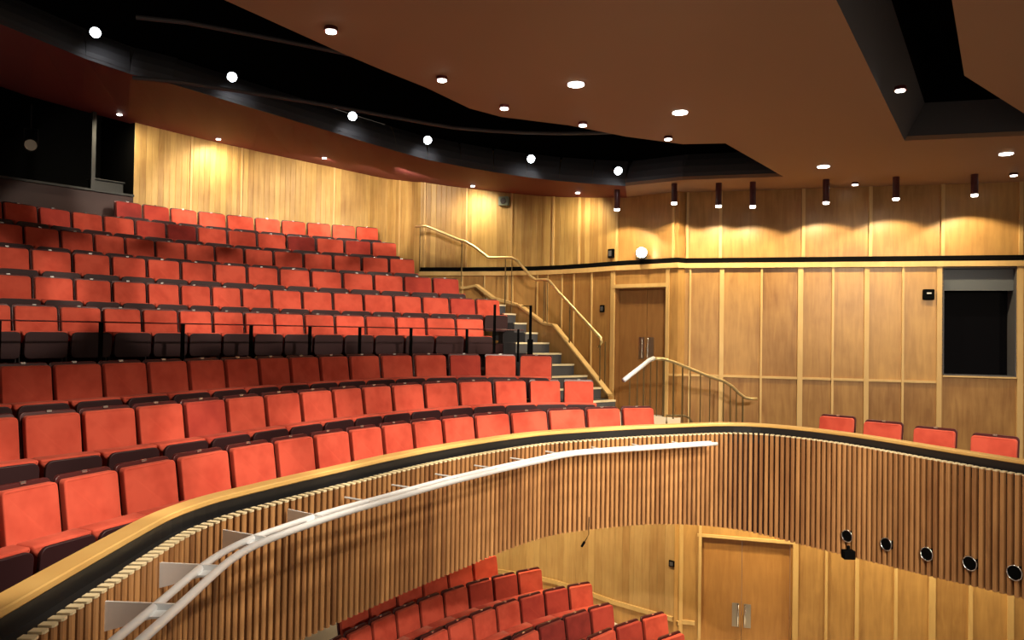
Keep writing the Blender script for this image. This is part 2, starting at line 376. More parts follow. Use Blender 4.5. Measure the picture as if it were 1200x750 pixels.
# ---- upper door
pa, e = wallpt(721, 400); pb, _ = wallpt(781, 400)
e = (pb.xy-pa.xy).normalized(); n = Vector((e.y, -e.x)); ZLAND = EYE-1.49
def door(name, pa, pb, z0, z1, m, plate_px, split, rec=0.12):
    PZ = 0.20 if name == 'door_1' else 0.0
    e = (pb-pa).normalized(); n = Vector((e.y, -e.x)); W = (pb-pa).length; ang = math.atan2(e.y, e.x)
    root = bpy.data.objects.new(name, None); COL.objects.link(root); root.location = (pa.x, pa.y, z0); root.rotation_euler = (0, 0, ang); struct(root)
    # local: x along, -y towards the room, z up
    H = z1-z0
    fr = MB()
    fr.box((0.0, rec/2+.01, H/2), (0.03, rec+.02, H)); fr.box((W, rec/2+.01, H/2), (0.03, rec+.02, H)); fr.box((W/2, rec/2+.01, H-0.01), (W, rec+.02, 0.03))
    fr.build('door_frame', m, root)
    sx = W*split
    for x0, x1, sgn in ((0.02, sx-.003, 1), (sx+.003, W-.02, -1)):
        lf = MB(); lf.tone = 0.4 if sgn == 1 else 0.6; lf.box(((x0+x1)/2, rec+.02, H/2-.01), (x1-x0, 0.045, H-0.03)); leaf = lf.build('door_leaf', m, root, bevel=.003)
        px = sx-sgn*0.10
        pl = MB(); pl.box((px, rec-.008, 1.03+PZ), (0.12, .006, 0.42)); pl.build('push_plate', MT['plates'], leaf)
        hd = MB(); hx = sx-sgn*0.06
        hd.tube([(hx, rec-.01, 1.22+PZ), (hx, rec-.065, 1.22+PZ), (hx, rec-.065, 0.86+PZ), (hx, rec-.01, 0.86+PZ)], 0.012, 8); hd.build('door_handle', MT['steel'], leaf, smooth=True)
    return root
door('door_1', pa.xy, pb.xy, ZLAND, Z_DOORTOP, MT['door'], None, 0.56)
# ---- screen window in the right wall
pa = line_hit(WALL, WX0)[1]; pb = line_hit(WALL, WX1)[1]; e = (pb-pa).normalized(); W = (pb-pa).length
root = bpy.data.objects.new('window_1', None); COL.objects.link(root); struct(root); root.location = (pa.x, pa.y, WZ0); root.rotation_euler = (0, 0, math.atan2(e.y, e.x))
H = WZ1-WZ0; mb = MB()
mb.box((0, .2, H/2), (.03, .4, H)); mb.box((W, .2, H/2), (.03, .4, H)); mb.box((W/2, .2, H), (W, .4, .03)); mb.box((W/2, .2, 0), (W, .4, .03))
mb.build('window_reveal', MT['grey_dark'], root)
mb = MB(); mb.box((W/2, 1.4, H/2), (W+1.2, .03, H+.8)); mb.box((-.6, .9, H/2), (.03, 1.0, H+.8)); mb.box((W+.6, .9, H/2), (.03, 1.0, H+.8)); mb.box((W/2, .9, -.4), (W+1.2, 1.0, .03)); mb.box((W/2, .9, H+.4), (W+1.2, 1.0, .03))
mb.build('booth_interior', MT['black'], root)
mb = MB(); mb.box((W/2, .1, H*0.895), (W-.02, .03, H*0.21)); mb.build('window_blind', MT['blind'], root)
mb = MB(); mb.box((W/2, .34, H*0.42), (W-.02, .01, H*0.84)); mb.build('window_pane', MT['glass'], root)
mb = MB(); mb.box((W/2, -.015, -.012), (W+.02, .05, .025)); mb.build('window_sill', MT['batten'], root)
# --- stalls-level wall (continues down below the balcony)
DL, DR = 823, 930
Z2T = wallpt(876, 633)[0].z
mb = MB()
c = [470, 560, 600, 650, 700, 745, 793]
Z0 = EYE-6.3
WALL_L = [WALL[0]+(WALL[0]-WALL[1]).normalized()*3.0]+WALL
for a, b in zip(c[1:], c[2:]): wall_strip(mb, sub(WALL_L, a, b), EYE-5.06, EYE-2.56, 0.3+.5*random.random(), a*.21)
wall_strip(mb, [WALL_L[0]]+sub(WALL_L, 495, 560), EYE-5.06, EYE-2.56, 0.5, 0)
mb.m = 1
for a, b in zip(c[1:], c[2:]): wall_strip(mb, sub(WALL_L, a, b), Z0, EYE-5.06, 0.55+.3*random.random(), a*.21)
wall_strip(mb, [WALL_L[0]]+sub(WALL_L, 495, 560), Z0, EYE-5.06, 0.5, 0)
c = [793, 799, 823]
for a, b in zip(c, c[1:]): wall_strip(mb, sub(WALL_L, a, b), Z0, EYE-2.56, .9, a)
wall_strip(mb, sub(WALL_L, DL, DR), Z2T, EYE-2.56, .8, 2)
c = [930, 968, 1004, 1049.5, 1092, 1137, 1184, 1199]
for i, (a, b) in enumerate(zip(c, c[1:])): wall_strip(mb, sub(WALL_L, a, b), Z0, EYE-2.56, (.55, .6, .8, .75, .45, .8, .7)[i], a*.4)
wall_strip(mb, [line_hit(WALL_L, 1199)[1], wr2], Z0, EYE-2.56, .6, 1)
struct(mb.build('wall_stalls', [MT['wall_stalls'], MT['wall_panels']]))
mb = MB()
band(mb, [WALL_L[0]]+sub(WALL_L, 495, 793), EYE-5.13, EYE-5.05, 0, .045)
band(mb, sub(WALL_L, 796, 818), EYE-5.20, EYE-5.13, 0, .045)
for px, wd in ((796.5, .09), (820, .05), (932, .09), (968, .04), (1004, .06), (1049.5, .05), (1092, .10), (1137, .06), (1184, .09)): vbatten(mb, px, Z0, EYE-2.6, wd, .035, py=690)
band(mb, sub(WALL_L, 820, 932), Z2T, Z2T+.05, 0, .035)
struct(mb.build('trim_5', MT['batten']))
pa = line_hit(WALL, DL)[1]; pb = line_hit(WALL, DR)[1]
door('door_2', pa, pb, EYE-6.0, Z2T, MT['door_low'], None, 0.47, 0.08)
# ================================================================== SEAT ROWS
ROWS = {
1: (-1.09, [(11,583),(80,564),(151,549.5),(217.5,538),(281,529),(332.5,522),(377.5,514),(418,507.5),(456,502),(491,497),(524,492.5),(561,487.5),(602,484),(647.5,481.7),(691,481),(733,480.5),(771,480)]),
2: (-0.73, [(32,490),(103,484),(169,478.7),(225,474),(273,469),(319,465),(360,461),(397.5,457.5),(431.7,456),(464,452.5),(501,450),(541.7,449),(581.7,448),(621,448),(660,447.5),(697.5,447)]),
3: (-0.37, [(3,430),(69,429),(127,427.5),(181.7,425.5),(228,423),(271.7,421.7),(310,421),(346,420),(381,418.5),(413,417.5),(450,417),(487.5,417),(527.5,417),(566.7,417.5),(606,417.5),(646.7,417.5)]),
4: (0.23, [(16,360),(71.7,361.5),(122.5,363),(169,364.5),(211.7,365),(251,366),(289,367),(323,368),(358,369),(394,370),(430,371),(466,371.5),(501,372.5),(536.7,373.5),(570,374.5)]),
5: (0.65, [(41.7,323.7),(91,326.7),(134,329.7),(175,332.5),(214,334),(250,336.7),(285,338.5),(320,339.5),(356,341),(392,343),(428,345),(464,346.5),(496.7,348),(529,350),(561,351),(589,352)]),
6: (1.07, [(39,291.7),(88,296),(133,300),(175,303),(213,306),(253,309.5),(291.7,313),(328,315),(366,316.7),(403,320),(440,321.5),(475,323),(509,325.5),(541,328)]),
7: (1.50, [(31.7,265),(74,269),(114,274),(149,278),(184,281),(219,285),(254,288),(287.5,291.7),(321.7,294),(356.7,297),(391.7,299),(425,301),(456.7,302.5),(488,304)]),
8: (1.93, [(7.5,236),(48,241.7),(87.5,247.5),(123,251),(161,257.5),(196.7,261.7),(233,266),(268,269),(302.5,273),(336.7,276),(371.7,278),(405,281.7),(436.7,283),(466.7,285)]),
9: (2.35, [(137,234),(169,239),(201.7,244),(232.5,247),(267.5,251),(300,255),(331,258),(360,260),(390,262.5),(418,265),(445,267.5)]),
}
STALLS = {
1: (-4.27, [(404,721),(438,706),(470,692.5),(500,681),(529,669.5),(558,660.5),(588,652.7)]),
2: (-4.38, [(386,764),(413.7,748),(442,733.7),(470,721),(497,709),(524,699),(553.5,689.5),(582,680.5),(610.5,675),(639.7,669)]),
3: (-4.50, [(473,772),(503,752),(532,738),(560,726),(587,715.7),(613.5,706),(643.5,698.5),(669.7,691),(699,686.7)]),
4: (-4.62, [(550,790),(580,770),(609,754),(638,740),(667.5,729),(698,719.5),(724.7,710.5)]),
5: (-4.73, [(667,770),(698,754),(728.5,740.5),(759,729),(788.5,722.5)]),
6: (-4.84, [(723,785),(752,768),(781,755),(809.5,745)]),
}
def polyfit(xs, ys, deg):
    x0 = sum(xs)/len(xs); sc = max(abs(x-x0) for x in xs); X = [(x-x0)/sc for x in xs]; n = deg+1
    A = [[sum(x**(i+j) for x in X) for j in range(n)]+[sum(y*x**i for x, y in zip(X, ys))] for i in range(n)]
    for i in range(n):
        p = max(range(i, n), key=lambda r: abs(A[r][i])); A[i], A[p] = A[p], A[i]
        for r in range(n):
            if r != i:
                f = A[r][i]/A[i][i]; A[r] = [a-f*b for a, b in zip(A[r], A[i])]
    c = [A[i][n]/A[i][i] for i in range(n)]
    return lambda x: sum(c[i]*((x-x0)/sc)**i for i in range(n))
def row_line(H, pts, deg, left=True):
    f = polyfit([p[0] for p in pts], [p[1] for p in pts], deg)
    J = [at(p[0], f(p[0]), H).xy for p in pts]
    J = smooth_line(J, 1)
    if left:
        for _ in range(5):
            d = J[0]-J[1]; d2 = (J[0]-J[1])*1.6+(J[1]-J[2])*-0.6 if False else d
            r = J[0]; px = 600+FPX*r.x/r.y
            if px < -25: break
            J = [J[0]+d.normalized()*0.54]+J
    return J
LINES = {}
for k, (H, pts) in ROWS.items():
    LINES[k] = (H, row_line(H, pts, 3 if k < 4 else 2, left=(k != 9)))
# row 4 runs parallel to row 5 on the ground: keep its seat joints but take the line from row 5
base = extend(LINES[5][1], 1.5, 2.0); par_ = offset(base, 0.93)
J4 = []
for px, py in ROWS[4][1]:
    h = line_hit(par_, px); J4.append(h[1])
J4 = [J4[0]+(J4[0]-J4[1]).normalized()*.5]+J4
LINES[4] = (0.23, smooth_line(J4, 1))
PAD = 0.88      # pad top above the row's floor
# ---- floors (tiers)
mb = MB()
for k, (H, J) in LINES.items():
    z = EYE+H-PAD; P = extend(J, 1.0 if k != 9 else 4.0, 0.04 if k > 3 else 0.04)
    A = offset(P, -0.16); B = offset(P, 0.80 if k not in (1,) else 0.45)
    if k == 4: B = offset(P, 0.82)
    for i in range(len(P)-1):
        mb.prism([A[i], A[i+1], B[i+1], B[i]], z-(0.55 if k > 1 else .13), z)
J = LINES[3][1]; P = extend(J, 1.0, 0.0); z = EYE-0.37-PAD
A = offset(P, -2.3); B = offset(P, -0.14)
for i in range(len(P)-1): mb.prism([A[i], A[i+1], B[i+1], B[i]], z-0.3, z)
struct(mb.build('floor', MT['floor']))
# ---- the seat and its parts
def rounded_slab(name, w, z0, z1, y0, y1, r, m, parent, lean=0.0, bow=0.0, seg=8, bev=0.012):
    """slab in the x-z plane with rounded corners, y0 front .. y1 back; leans back with height"""
    pts = []
    for cxx, czz, a0 in ((w/2-r, z1-r, 0), (-w/2+r, z1-r, 90), (-w/2+r, z0+r, 180), (w/2-r, z0+r, 270)):
        for i in range(5):
            a = math.radians(a0+i*22.5); pts.append((cxx+r*math.cos(a), czz+r*math.sin(a)))
    bm = bmesh.new(); fr = []; bk = []
    def sh(x, y, z): return (x, y+(z-z0)*lean+bow*(1-(2*x/w)**2), z)
    f = [bm.verts.new(sh(x, y0, z)) for x, z in pts]; b = [bm.verts.new(sh(x, y1, z)) for x, z in pts]
    n = len(pts); bm.faces.new(f); bm.faces.new(b[::-1])
    for i in range(n): bm.faces.new((f[i], b[i], b[(i+1) % n], f[(i+1) % n]))
    bmesh.ops.recalc_face_normals(bm, faces=bm.faces)
    if bev: 
        ed = [e for e in bm.edges if len(e.link_faces) == 2 and any(len(fa.verts) > 4 for fa in e.link_faces)]
        bmesh.ops.bevel(bm, geom=ed, offset=bev, segments=3, profile=0.6, affect='EDGES')
    me = bpy.data.meshes.new(name); bm.to_mesh(me); bm.free(); me.materials.append(m)
    for p in me.polygons: p.use_smooth = len(p.vertices) < 6
    o = bpy.data.objects.new(name, me); COL.objects.link(o); o.parent = parent
    return o
def cushion_mesh(m, parent):
    # tipped-up seat cushion: broad soft top roll, narrower below
    out = [(-.266, .560), (-.258, .574), (.258, .574), (.266, .560), (.262, .534), (.215, .492), (.205, .28), (-.205, .28), (-.215, .492), (-.262, .534)]
    bm = bmesh.new(); y0, y1 = -0.27, -0.10
    f = [bm.verts.new((x, y0+(0.574-z)*0.10, z)) for x, z in out]; b = [bm.verts.new((x, y1+(0.574-z)*.05, z+.0)) for x, z in out]
    n = len(out); bm.faces.new(f); bm.faces.new(b[::-1])
    for i in range(n): bm.faces.new((f[i], b[i], b[(i+1) % n], f[(i+1) % n]))
    bmesh.ops.recalc_face_normals(bm, faces=bm.faces)
    ed = [e for e in bm.edges if len(e.link_faces) == 2 and any(len(fa.verts) > 4 for fa in e.link_faces)]
    bmesh.ops.bevel(bm, geom=ed, offset=0.022, segments=3, profile=0.6, affect='EDGES')
    me = bpy.data.meshes.new('seat_cushion'); bm.to_mesh(me); bm.free(); me.materials.append(m)
    for p in me.polygons: p.use_smooth = len(p.vertices) < 6
    o = bpy.data.objects.new('seat_cushion', me); COL.objects.link(o); o.parent = parent; return o
def make_seat(redm, label):
    t = thing('theatre_seat', (0, 0, 0), label, 'seat')
    rounded_slab('backrest', 0.492, 0.42, 0.88, -0.02, 0.045, 0.035, redm, t, lean=0.16, bow=0.012)
    rounded_slab('back_shell', 0.512, 0.34, 0.905, 0.046, 0.075, 0.045, MT['shell'], t, lean=0.16, bow=0.012, bev=0.006)
    c = cushion_mesh(redm, t)
    rounded_slab('seat_board', 0.500, 0.24, 0.564, -0.298, -0.265, 0.06, MT['board'], t, lean=-0.08, bev=0.008)
    for s in (-1, 1):
        m = MB(); m.box((s*0.248, -.05, 0.235), (0.022, 0.20, 0.47), (1, 0)); m.box((s*0.248, -.08, 0.01), (0.035, 0.30, 0.02), (1, 0))
        m.build('leg', MT['leg'], t, bevel=.004)
    m = MB(); m.box((0, 0.135, 0.902), (0.045, 0.016, 0.018)); p = m.build('number_plate', MT['plate'], t)
    return t
protos = {}
for key in ('red', 'red_mid', 'red_dark'): protos[key] = [make_seat(MT[key], 'x'), False]
def place_seat(key, pos, rz, sx, label, group):
    pr = protos[key]
    if not pr[1]:
        pr[1] = True; pr[0].location = pos; pr[0].rotation_euler = (0, 0, rz); pr[0].scale = (sx, 1, 1); pr[0]['label'] = label; pr[0]['group'] = group
        pr[0]['_d'] = 1; del pr[0]['_d']; return pr[0]
    return dup(pr[0], pos, rz, label, group, sx)[0]
ORD = ['first', 'second', 'third', 'fourth', 'fifth', 'sixth', 'seventh', 'eighth', 'ninth', 'tenth', 'eleventh', 'twelfth', 'thirteenth', 'fourteenth', 'fifteenth', 'sixteenth', 'seventeenth', 'eighteenth', 'nineteenth', 'twentieth']
RN = {1: 'front balcony row by the oak rail', 2: 'second balcony row from the front', 3: 'third balcony row, below the guard rail',
      4: 'balcony row just behind the guard rail', 5: 'second row above the guard rail', 6: 'third row above the guard rail',
      7: 'fourth row above the guard rail', 8: 'balcony row next below the topmost', 9: 'topmost balcony row'}
SN = {1: 'rearmost visible stalls row', 2: 'second stalls row from the back', 3: 'third stalls row from the back', 4: 'fourth stalls row from the back', 5: 'fifth stalls row from the back', 6: 'nearest visible stalls row'}
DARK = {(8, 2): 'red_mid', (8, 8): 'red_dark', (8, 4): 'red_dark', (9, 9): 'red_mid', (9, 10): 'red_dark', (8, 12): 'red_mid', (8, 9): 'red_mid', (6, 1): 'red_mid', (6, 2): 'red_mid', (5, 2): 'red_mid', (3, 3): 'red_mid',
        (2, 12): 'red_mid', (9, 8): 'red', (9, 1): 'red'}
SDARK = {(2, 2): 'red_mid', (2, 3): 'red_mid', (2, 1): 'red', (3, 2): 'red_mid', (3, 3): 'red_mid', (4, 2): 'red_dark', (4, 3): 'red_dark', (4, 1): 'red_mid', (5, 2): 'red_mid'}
def seat_row(H, J, rowname, group, dark, k):
    n = len(J)-1
    for i in range(n):
        a, b = J[i], J[i+1]; d = (b-a); ctr = (a+b)/2; L = d.length; rz = math.atan2(d.y, d.x)
        o = n-i      # counted from the right-hand end
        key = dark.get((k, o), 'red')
        colr = {'red': 'bright red', 'red_mid': 'duller red', 'red_dark': 'darker red'}[key]
        which = 'rightmost' if o == 1 else ORD[o-1]+' from right'
        # the joint is the right edge of a pad: shift half the gap
        back = 0.095
        nrm = Vector((d.y, -d.x)).normalized()
        ctr = ctr - nrm*0.06 + d.normalized()*0.01
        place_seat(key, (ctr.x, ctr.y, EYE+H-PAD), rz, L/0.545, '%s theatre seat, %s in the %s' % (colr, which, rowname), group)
for k, (H, J) in LINES.items(): seat_row(H, J, RN[k], 'seats of the '+RN[k], DARK, k)
for k, (H, pts) in STALLS.items():
    J = row_line(H, pts, 2, left=False); STALLS[k] = (H, J)
    seat_row(H, J, SN[k], 'seats of the '+SN[k], SDARK, k)
# four single chairs on the right-hand gallery
GH = -1.09; g = [(978.5, 489.5), (1036.5, 496.5), (1097, 504.2), (1162.5, 513.2)]
GP = [at(x, y, GH).xy for x, y in g]
gd = (GP[3]-GP[0]).normalized(); GP = [GP[0]+gd*(GP[3]-GP[0]).length*i/3 for i in range(4)]
nm = ['leftmost of four single seats on the right gallery', 'second from left of four single seats on the right gallery', 'third from left of four single seats on the right gallery', 'rightmost of four single seats on the right gallery']
for i, p in enumerate(GP):
    to = (-p).normalized()*0.55+Vector((gd.y, -gd.x))*0.45; to.normalize()
    rz = math.atan2(to.x, -to.y)
    place_seat('red', (p.x, p.y, EYE+GH-PAD), rz, 0.9, 'red theatre seat, '+nm[i], 'single seats on the right gallery')
# ================================================================== BALCONY FRONT
HCAP = -1.22
cap_px = [(0,727),(50,697),(100,667),(150,638),(200,609),(250,590.5),(300,578),(350,565.5),(400,554),(450,542),(500,531.5),(550,522.5),(600,515),(640,510),(700,506),(750,503),(800,501),(840,499.5),(870,499.5),(900,501),(950,506),(1000,512.5),(1050,520.5),(1100,529),(1150,537),(1200,545)]
CAP = [at(x, y, HCAP).xy for x, y in cap_px]
CAP = [CAP[0]+Vector((0.0, -2.2)), CAP[0]+Vector((0.0, -1.0))]+CAP+[CAP[-1]+(CAP[-1]-CAP[-3]).normalized()*1.2, CAP[-1]+(CAP[-1]-CAP[-3]).normalized()*3.0]
CAP = smooth_line(resample(CAP, 0.12), 3)
# travel runs left->right, the well is on the right-hand side (towards the camera)
def sweep(mb, P, prof, close=True):
    """prof: list of (offset to the well, z)"""
    T = tangents(P); R = []
    for p, t in zip(P, T):
        nn = Vector((t.y, -t.x)); R.append([Vector((p.x+nn.x*o, p.y+nn.y*o, z)) for o, z in prof])
    u = 0
    for i in range(len(P)-1):
        L = (P[i+1]-P[i]).length
        for j in range(len(prof) if close else len(prof)-1):
            k = (j+1) % len(prof)
            mb.quad([R[i][j], R[i][k], R[i+1][k], R[i+1][j]], [(j*.1, u), (k*.1, u), (k*.1, u+L), (j*.1, u+L)])
        u += L
    return R
ZC = EYE+HCAP
root = thing('balcony_front', (CAP[40].x, CAP[40].y, ZC-1.3), 'curved balcony front of vertical walnut slats with an oak capping rail', 'balcony front')
mi = root.matrix_world.copy(); ofs = Vector(root.location)
def build_rel(mb, name, m, root, **k):
    o = mb.build(name, m, root, **k); o.matrix_parent_inverse = Matrix.Translation(-Vector(root.location)); return o
mb = MB(); sweep(mb, CAP, [(-0.14, ZC), (-0.14, ZC+.032), (-0.13, ZC+.04), (-0.008, ZC+.04), (0, ZC+.034), (0, ZC+.008), (-0.008, ZC)])
build_rel(mb, 'cap_rail', MT['cap'], root)
mb = MB(); sweep(mb, CAP, [(-0.12, ZC-.75), (-0.12, ZC), (-0.006, ZC), (-0.006, ZC-.09), (0.10, ZC-.095), (0.10, ZC-.2), (-0.05, ZC-.2), (-.05, ZC-.75)])
build_rel(mb, 'recess_band', MT['blackgloss'], root)
bot_px = [(383,737),(408,725.5),(438,713),(467,700),(495.5,687),(525,675),(558,661.7),(590,646),(620,634.5),(640,628.5),(680,622),(720,617.5),(760,614),(800,613.5),(830,616),(860,621),(900,630),(930,638),(980,650),(1020,659),(1100,679),(1150,690),(1200,700)]
HB = -2.5
FR = offset(CAP, 0.09); TT = tangents(FR)
def ylow(px):
    for a, b in zip(bot_px, bot_px[1:]):
        if a[0] <= px <= b[0]: return a[1]+(b[1]-a[1])*(px-a[0])/(b[0]-a[0])
low = []
for p, t in zip(FR, TT):
    q = p+Vector((t.y, -t.x))*.05; px = 600+FPX*q.x/max(q.y, .3)-4
    y = ylow(px) if q.y > 1 else None
    if y is None: low.append(None); continue
    r = ray(px, y); low.append(r.z/r.y*q.y)
fv = next(v for v in low if v is not None); lv = [v for v in low if v is not None][-1]; seen = False
for i in range(len(low)):
    if low[i] is None: low[i] = lv if seen else fv
    else: seen = True
for _ in range(25): low = [low[0]]+[(low[i-1]+low[i]*2+low[i+1])/4 for i in range(1, len(low)-1)]+[low[-1]]
lean = [0.0]*len(FR)
L = [0]
for a, b in zip(FR, FR[1:]): L.append(L[-1]+(b-a).length)
ZB = EYE+HB; ZS = ZC-0.085
def fr_at(s):
    import bisect
    j = min(max(bisect.bisect_right(L, s)-1, 0), len(L)-2); u = (s-L[j])/(L[j+1]-L[j])
    p = FR[j].lerp(FR[j+1], u); t = TT[j].lerp(TT[j+1], u).normalized(); return p, t, EYE+low[j]*(1-u)+low[j+1]*u
fin = MB(); bk = MB(); edge = MB()
s = 0.05; idx = 0
rnd = random.Random(3); group = 0; deep = 0.05; tone0 = 0.5
while s < L[-1]-0.1:
    if group <= 0: group = rnd.randint(5, 16); deep = rnd.choice((0.05,)*6+(0.04, 0.012)); group = min(group, 6) if deep < .02 else group; tone0 = rnd.uniform(0.25, 0.8)
    group -= 1
    p, t, zb_ = fr_at(s); ln = 0; nn = Vector((t.y, -t.x)); wd = 0.042 if deep > .02 else .066
    fin.tone = min(1, max(0, tone0+rnd.uniform(-.25, .25)))
    q = lambda a, o, z, l: Vector((p.x+t.x*a+nn.x*(o+l), p.y+t.y*a+nn.y*(o+l), z))
    f0 = 0.05; bcb = f0-deep-0.005
    for dz0, dz1 in ((ZB, ZS),):
        l0, l1 = ln, 0
        # chamfered fin: a trapezoid section
        sec = [(-wd/2, bcb), (-wd/2, f0-.008), (-wd/2+.008, f0), (wd/2-.008, f0), (wd/2, f0-.008), (wd/2, bcb)]
        Bt = [q(a, o, zb_, l0) for a, o in sec]; Tp = [q(a, o, ZS, l1) for a, o in sec]
        for i in range(5): fin.quad([Bt[i], Bt[i+1], Tp[i+1], Tp[i]], [(s+sec[i][0], 0), (s+sec[i+1][0], 0), (s+sec[i+1][0], 1.2), (s+sec[i][0], 1.2)])
        fin.quad(Bt[::-1]); fin.quad(Tp)
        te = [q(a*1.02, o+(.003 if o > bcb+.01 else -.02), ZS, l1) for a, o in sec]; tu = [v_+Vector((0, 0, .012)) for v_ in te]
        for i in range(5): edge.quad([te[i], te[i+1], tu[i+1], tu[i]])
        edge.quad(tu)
    s += 0.07; idx += 1
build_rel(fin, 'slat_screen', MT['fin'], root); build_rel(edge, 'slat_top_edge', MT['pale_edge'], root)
T = tangents(FR)
for i in range(len(FR)-1):
    n0 = Vector((T[i].y, -T[i].x)); n1 = Vector((T[i+1].y, -T[i+1].x))
    a = FR[i]; b = FR[i+1]
    za, zz = EYE+low[i]+.003, EYE+low[i+1]+.003
    bk.quad([(a.x, a.y, za), (b.x, b.y, zz), (b.x, b.y, ZS-.02), (a.x, a.y, ZS-.02)])
    pass
    w0 = lean[i]; w1 = lean[i+1]
    bk.quad([(a.x, a.y, za), (a.x-n0.x*.25, a.y-n0.y*.25, za), (b.x-n1.x*.25, b.y-n1.y*.25, zz), (b.x, b.y, zz)])
build_rel(bk, 'slat_backing', MT['fin_back'], root)
# balcony floor slab behind the front
ZF = EYE-1.09-PAD
mb = MB(); inner = offset(CAP, -0.12)
mid = [p for p in inner if p.y > 2.2]
far = [Vector((-3.9, 2.0)), Vector((-3.9, 5.0)), Vector((-2.2, 8.6)), Vector((0.6, 12.3)), Vector((3.0, 13.2)), Vector((4.2, 13.5)), Vector((7.5, 12.3)), Vector((9.0, 11.6))]
m2 = resample(far, 0.1*len(far)); m2 = resample(far, sum((b-a).length for a, b in zip(far, far[1:]))/(len(mid)-1))
for i in range(min(len(mid), len(m2))-1): mb.prism([mid[i], mid[i+1], m2[i+1], m2[i]], ZF-.15, ZF-0.01)
struct(mb.build('floor_balcony', MT['floor']))
# landing by the door
mb = MB(); mb.prism([Vector(v) for v in [(0.9, 12.35), (1.6, 11.95), (2.72, 11.9), (3.1, 13.5), (2.0, 14.3), (1.2, 15.1), (.4, 13.6), (.6, 12.6)]], ZF-.02, ZLAND)
struct(mb.build('floor_landing', MT['floor_pale']))
# ================================================================== SIDE STAIR
st = [(689,440,-0.71),(678,427.5,-0.54),(667,414.5,-0.37),(656,402,-0.2),(646,390,-.03),(621,377.5,0.14),(604,366,0.31)]
SA = Vector((1.375, 13.4)); SD = Vector((-1.3, 1.8)).normalized(); SNr = Vector((SD.y, -SD.x))  # SNr points to the wall side
mb = MB(); NOS = []
for i in range(-2, 8):
    a = SA+SD*0.37*i; z = EYE-0.76+0.19*i; wd = 1.0 if i < 2 else (.8 if i < 4 else .3)
    q = [a-SNr*wd, a, a+SD*0.40, a+SD*.40-SNr*wd]
    mb.prism(q, z-0.55, z)
    q = [a-SNr*wd-SD*.012, a-SD*.012, a+SD*0.05, a+SD*.05-SNr*wd]; ns = MB(); ns.prism(q, z-.025, z+.006); NOS.append(ns)
stair = thing('aisle_stairs', (SA.x, SA.y, EYE-1.25), 'grey carpeted aisle steps with pale nosings climbing beside the seat ends', 'stairs')
build_rel(mb, 'steps', MT['tread'], stair); [build_rel(n_, 'nosing', MT['nosing'], stair) for n_ in NOS]
# stringer wall with pale capping
sw = thing('stair_side_wall', (SA.x, SA.y, EYE-1.25), 'low panelled wood side wall with pale sloping capping beside the aisle steps', 'side wall')
mb = MB(); cp = MB()
cap_line = [((713, 463), None), ((648, 381), None), ((636, 379), None), ((607, 357.5), None), ((590, 356), None)]
def along(px):
    """intersection of the stair edge line with a pixel column"""
    P0 = SA-SD*1.5+SNr*.03; P1 = SA+SD*5+SNr*.03
    return line_hit([P0, P1], px)[1]
cl = []
for (px, py), _ in cap_line:
    t, p, e = line_hit([SA-SD*2+SNr*.03, SA+SD*6+SNr*.03], px, py); r = ray(px, py); cl.append(Vector((p.x, p.y, EYE+r.z*t)))
for a, b in zip(cl, cl[1:]):
    o = Vector((SNr.x, SNr.y, 0))*.08
    mb.hexa([Vector((a.x, a.y, EYE-1.3)), Vector((a.x, a.y, EYE-1.3))+o, Vector((b.x, b.y, EYE-1.3))+o, Vector((b.x, b.y, EYE-1.3))], [a, a+o, b+o, b])
    u = Vector((0, 0, .02)); o1 = Vector((SNr.x, SNr.y, 0))*-.02; o2 = o+Vector((SNr.x, SNr.y, 0))*.02
    cp.hexa([a+o1-u, a+o2-u, b+o2-u, b+o1-u], [a+o1+u, a+o2+u, b+o2+u, b+o1+u])
build_rel(mb, 'side_panel', MT['wall_panels'], sw); build_rel(cp, 'capping', MT['batten'], sw)
# brass handrail on posts
rail_px = [(487,265.5),(499,264.5),(503,266),(522,274),(538,281),(545,283),(556,289),(572.5,302),(600,302),(607,306),(622,324),(628,328),(640,328),(644,329.5),(655,343),(670,359),(687.5,378),(704,396),(705,401),(702,407)]
wb = offset([Vector(p) for p in WALL], 0.35)
sl = [SA-SD*2+SNr*.08, SA+SD*2.2+SNr*.08]
end = line_hit([SA-SD*2+SNr*.08, SA+SD*6+SNr*.08], 606)[1]
RL = [SA-SD*2+SNr*.08, end, Vector((-0.9, 15.85)), Vector((-1.9, 16.0)), Vector((-2.6, 16.1))]
def on_line(P, px, py):
    t, p, e = line_hit(P, px, py); r = ray(px, py); return Vector((p.x, p.y, EYE+r.z*t))
c2 = [on_line(RL, *v) for v in ((603, 356.5), (577, 349.5), (557, 334.5), (546, 337), (540, 337))]
for a, b in zip(c2, c2[1:]):
    o = Vector((SNr.x, SNr.y, 0))*.09; u = Vector((0, 0, .025))
    m_ = MB(); m_.hexa([a-u, a+o-u, b+o-u, b-u], [a+u, a+o+u, b+o+u, b+u]); build_rel(m_, 'capping', MT['batten'], sw)
hr = thing('stair_handrail', (SA.x, SA.y, EYE-1.25), 'long brass handrail on slim posts stepping down beside the aisle stairs', 'handrail')
pts = [on_line(RL, x, y) for x, y in rail_px]
mb = MB(); mb.tube(pts, 0.03, 10); build_rel(mb, 'rail', MT['brass'], hr, smooth=True)
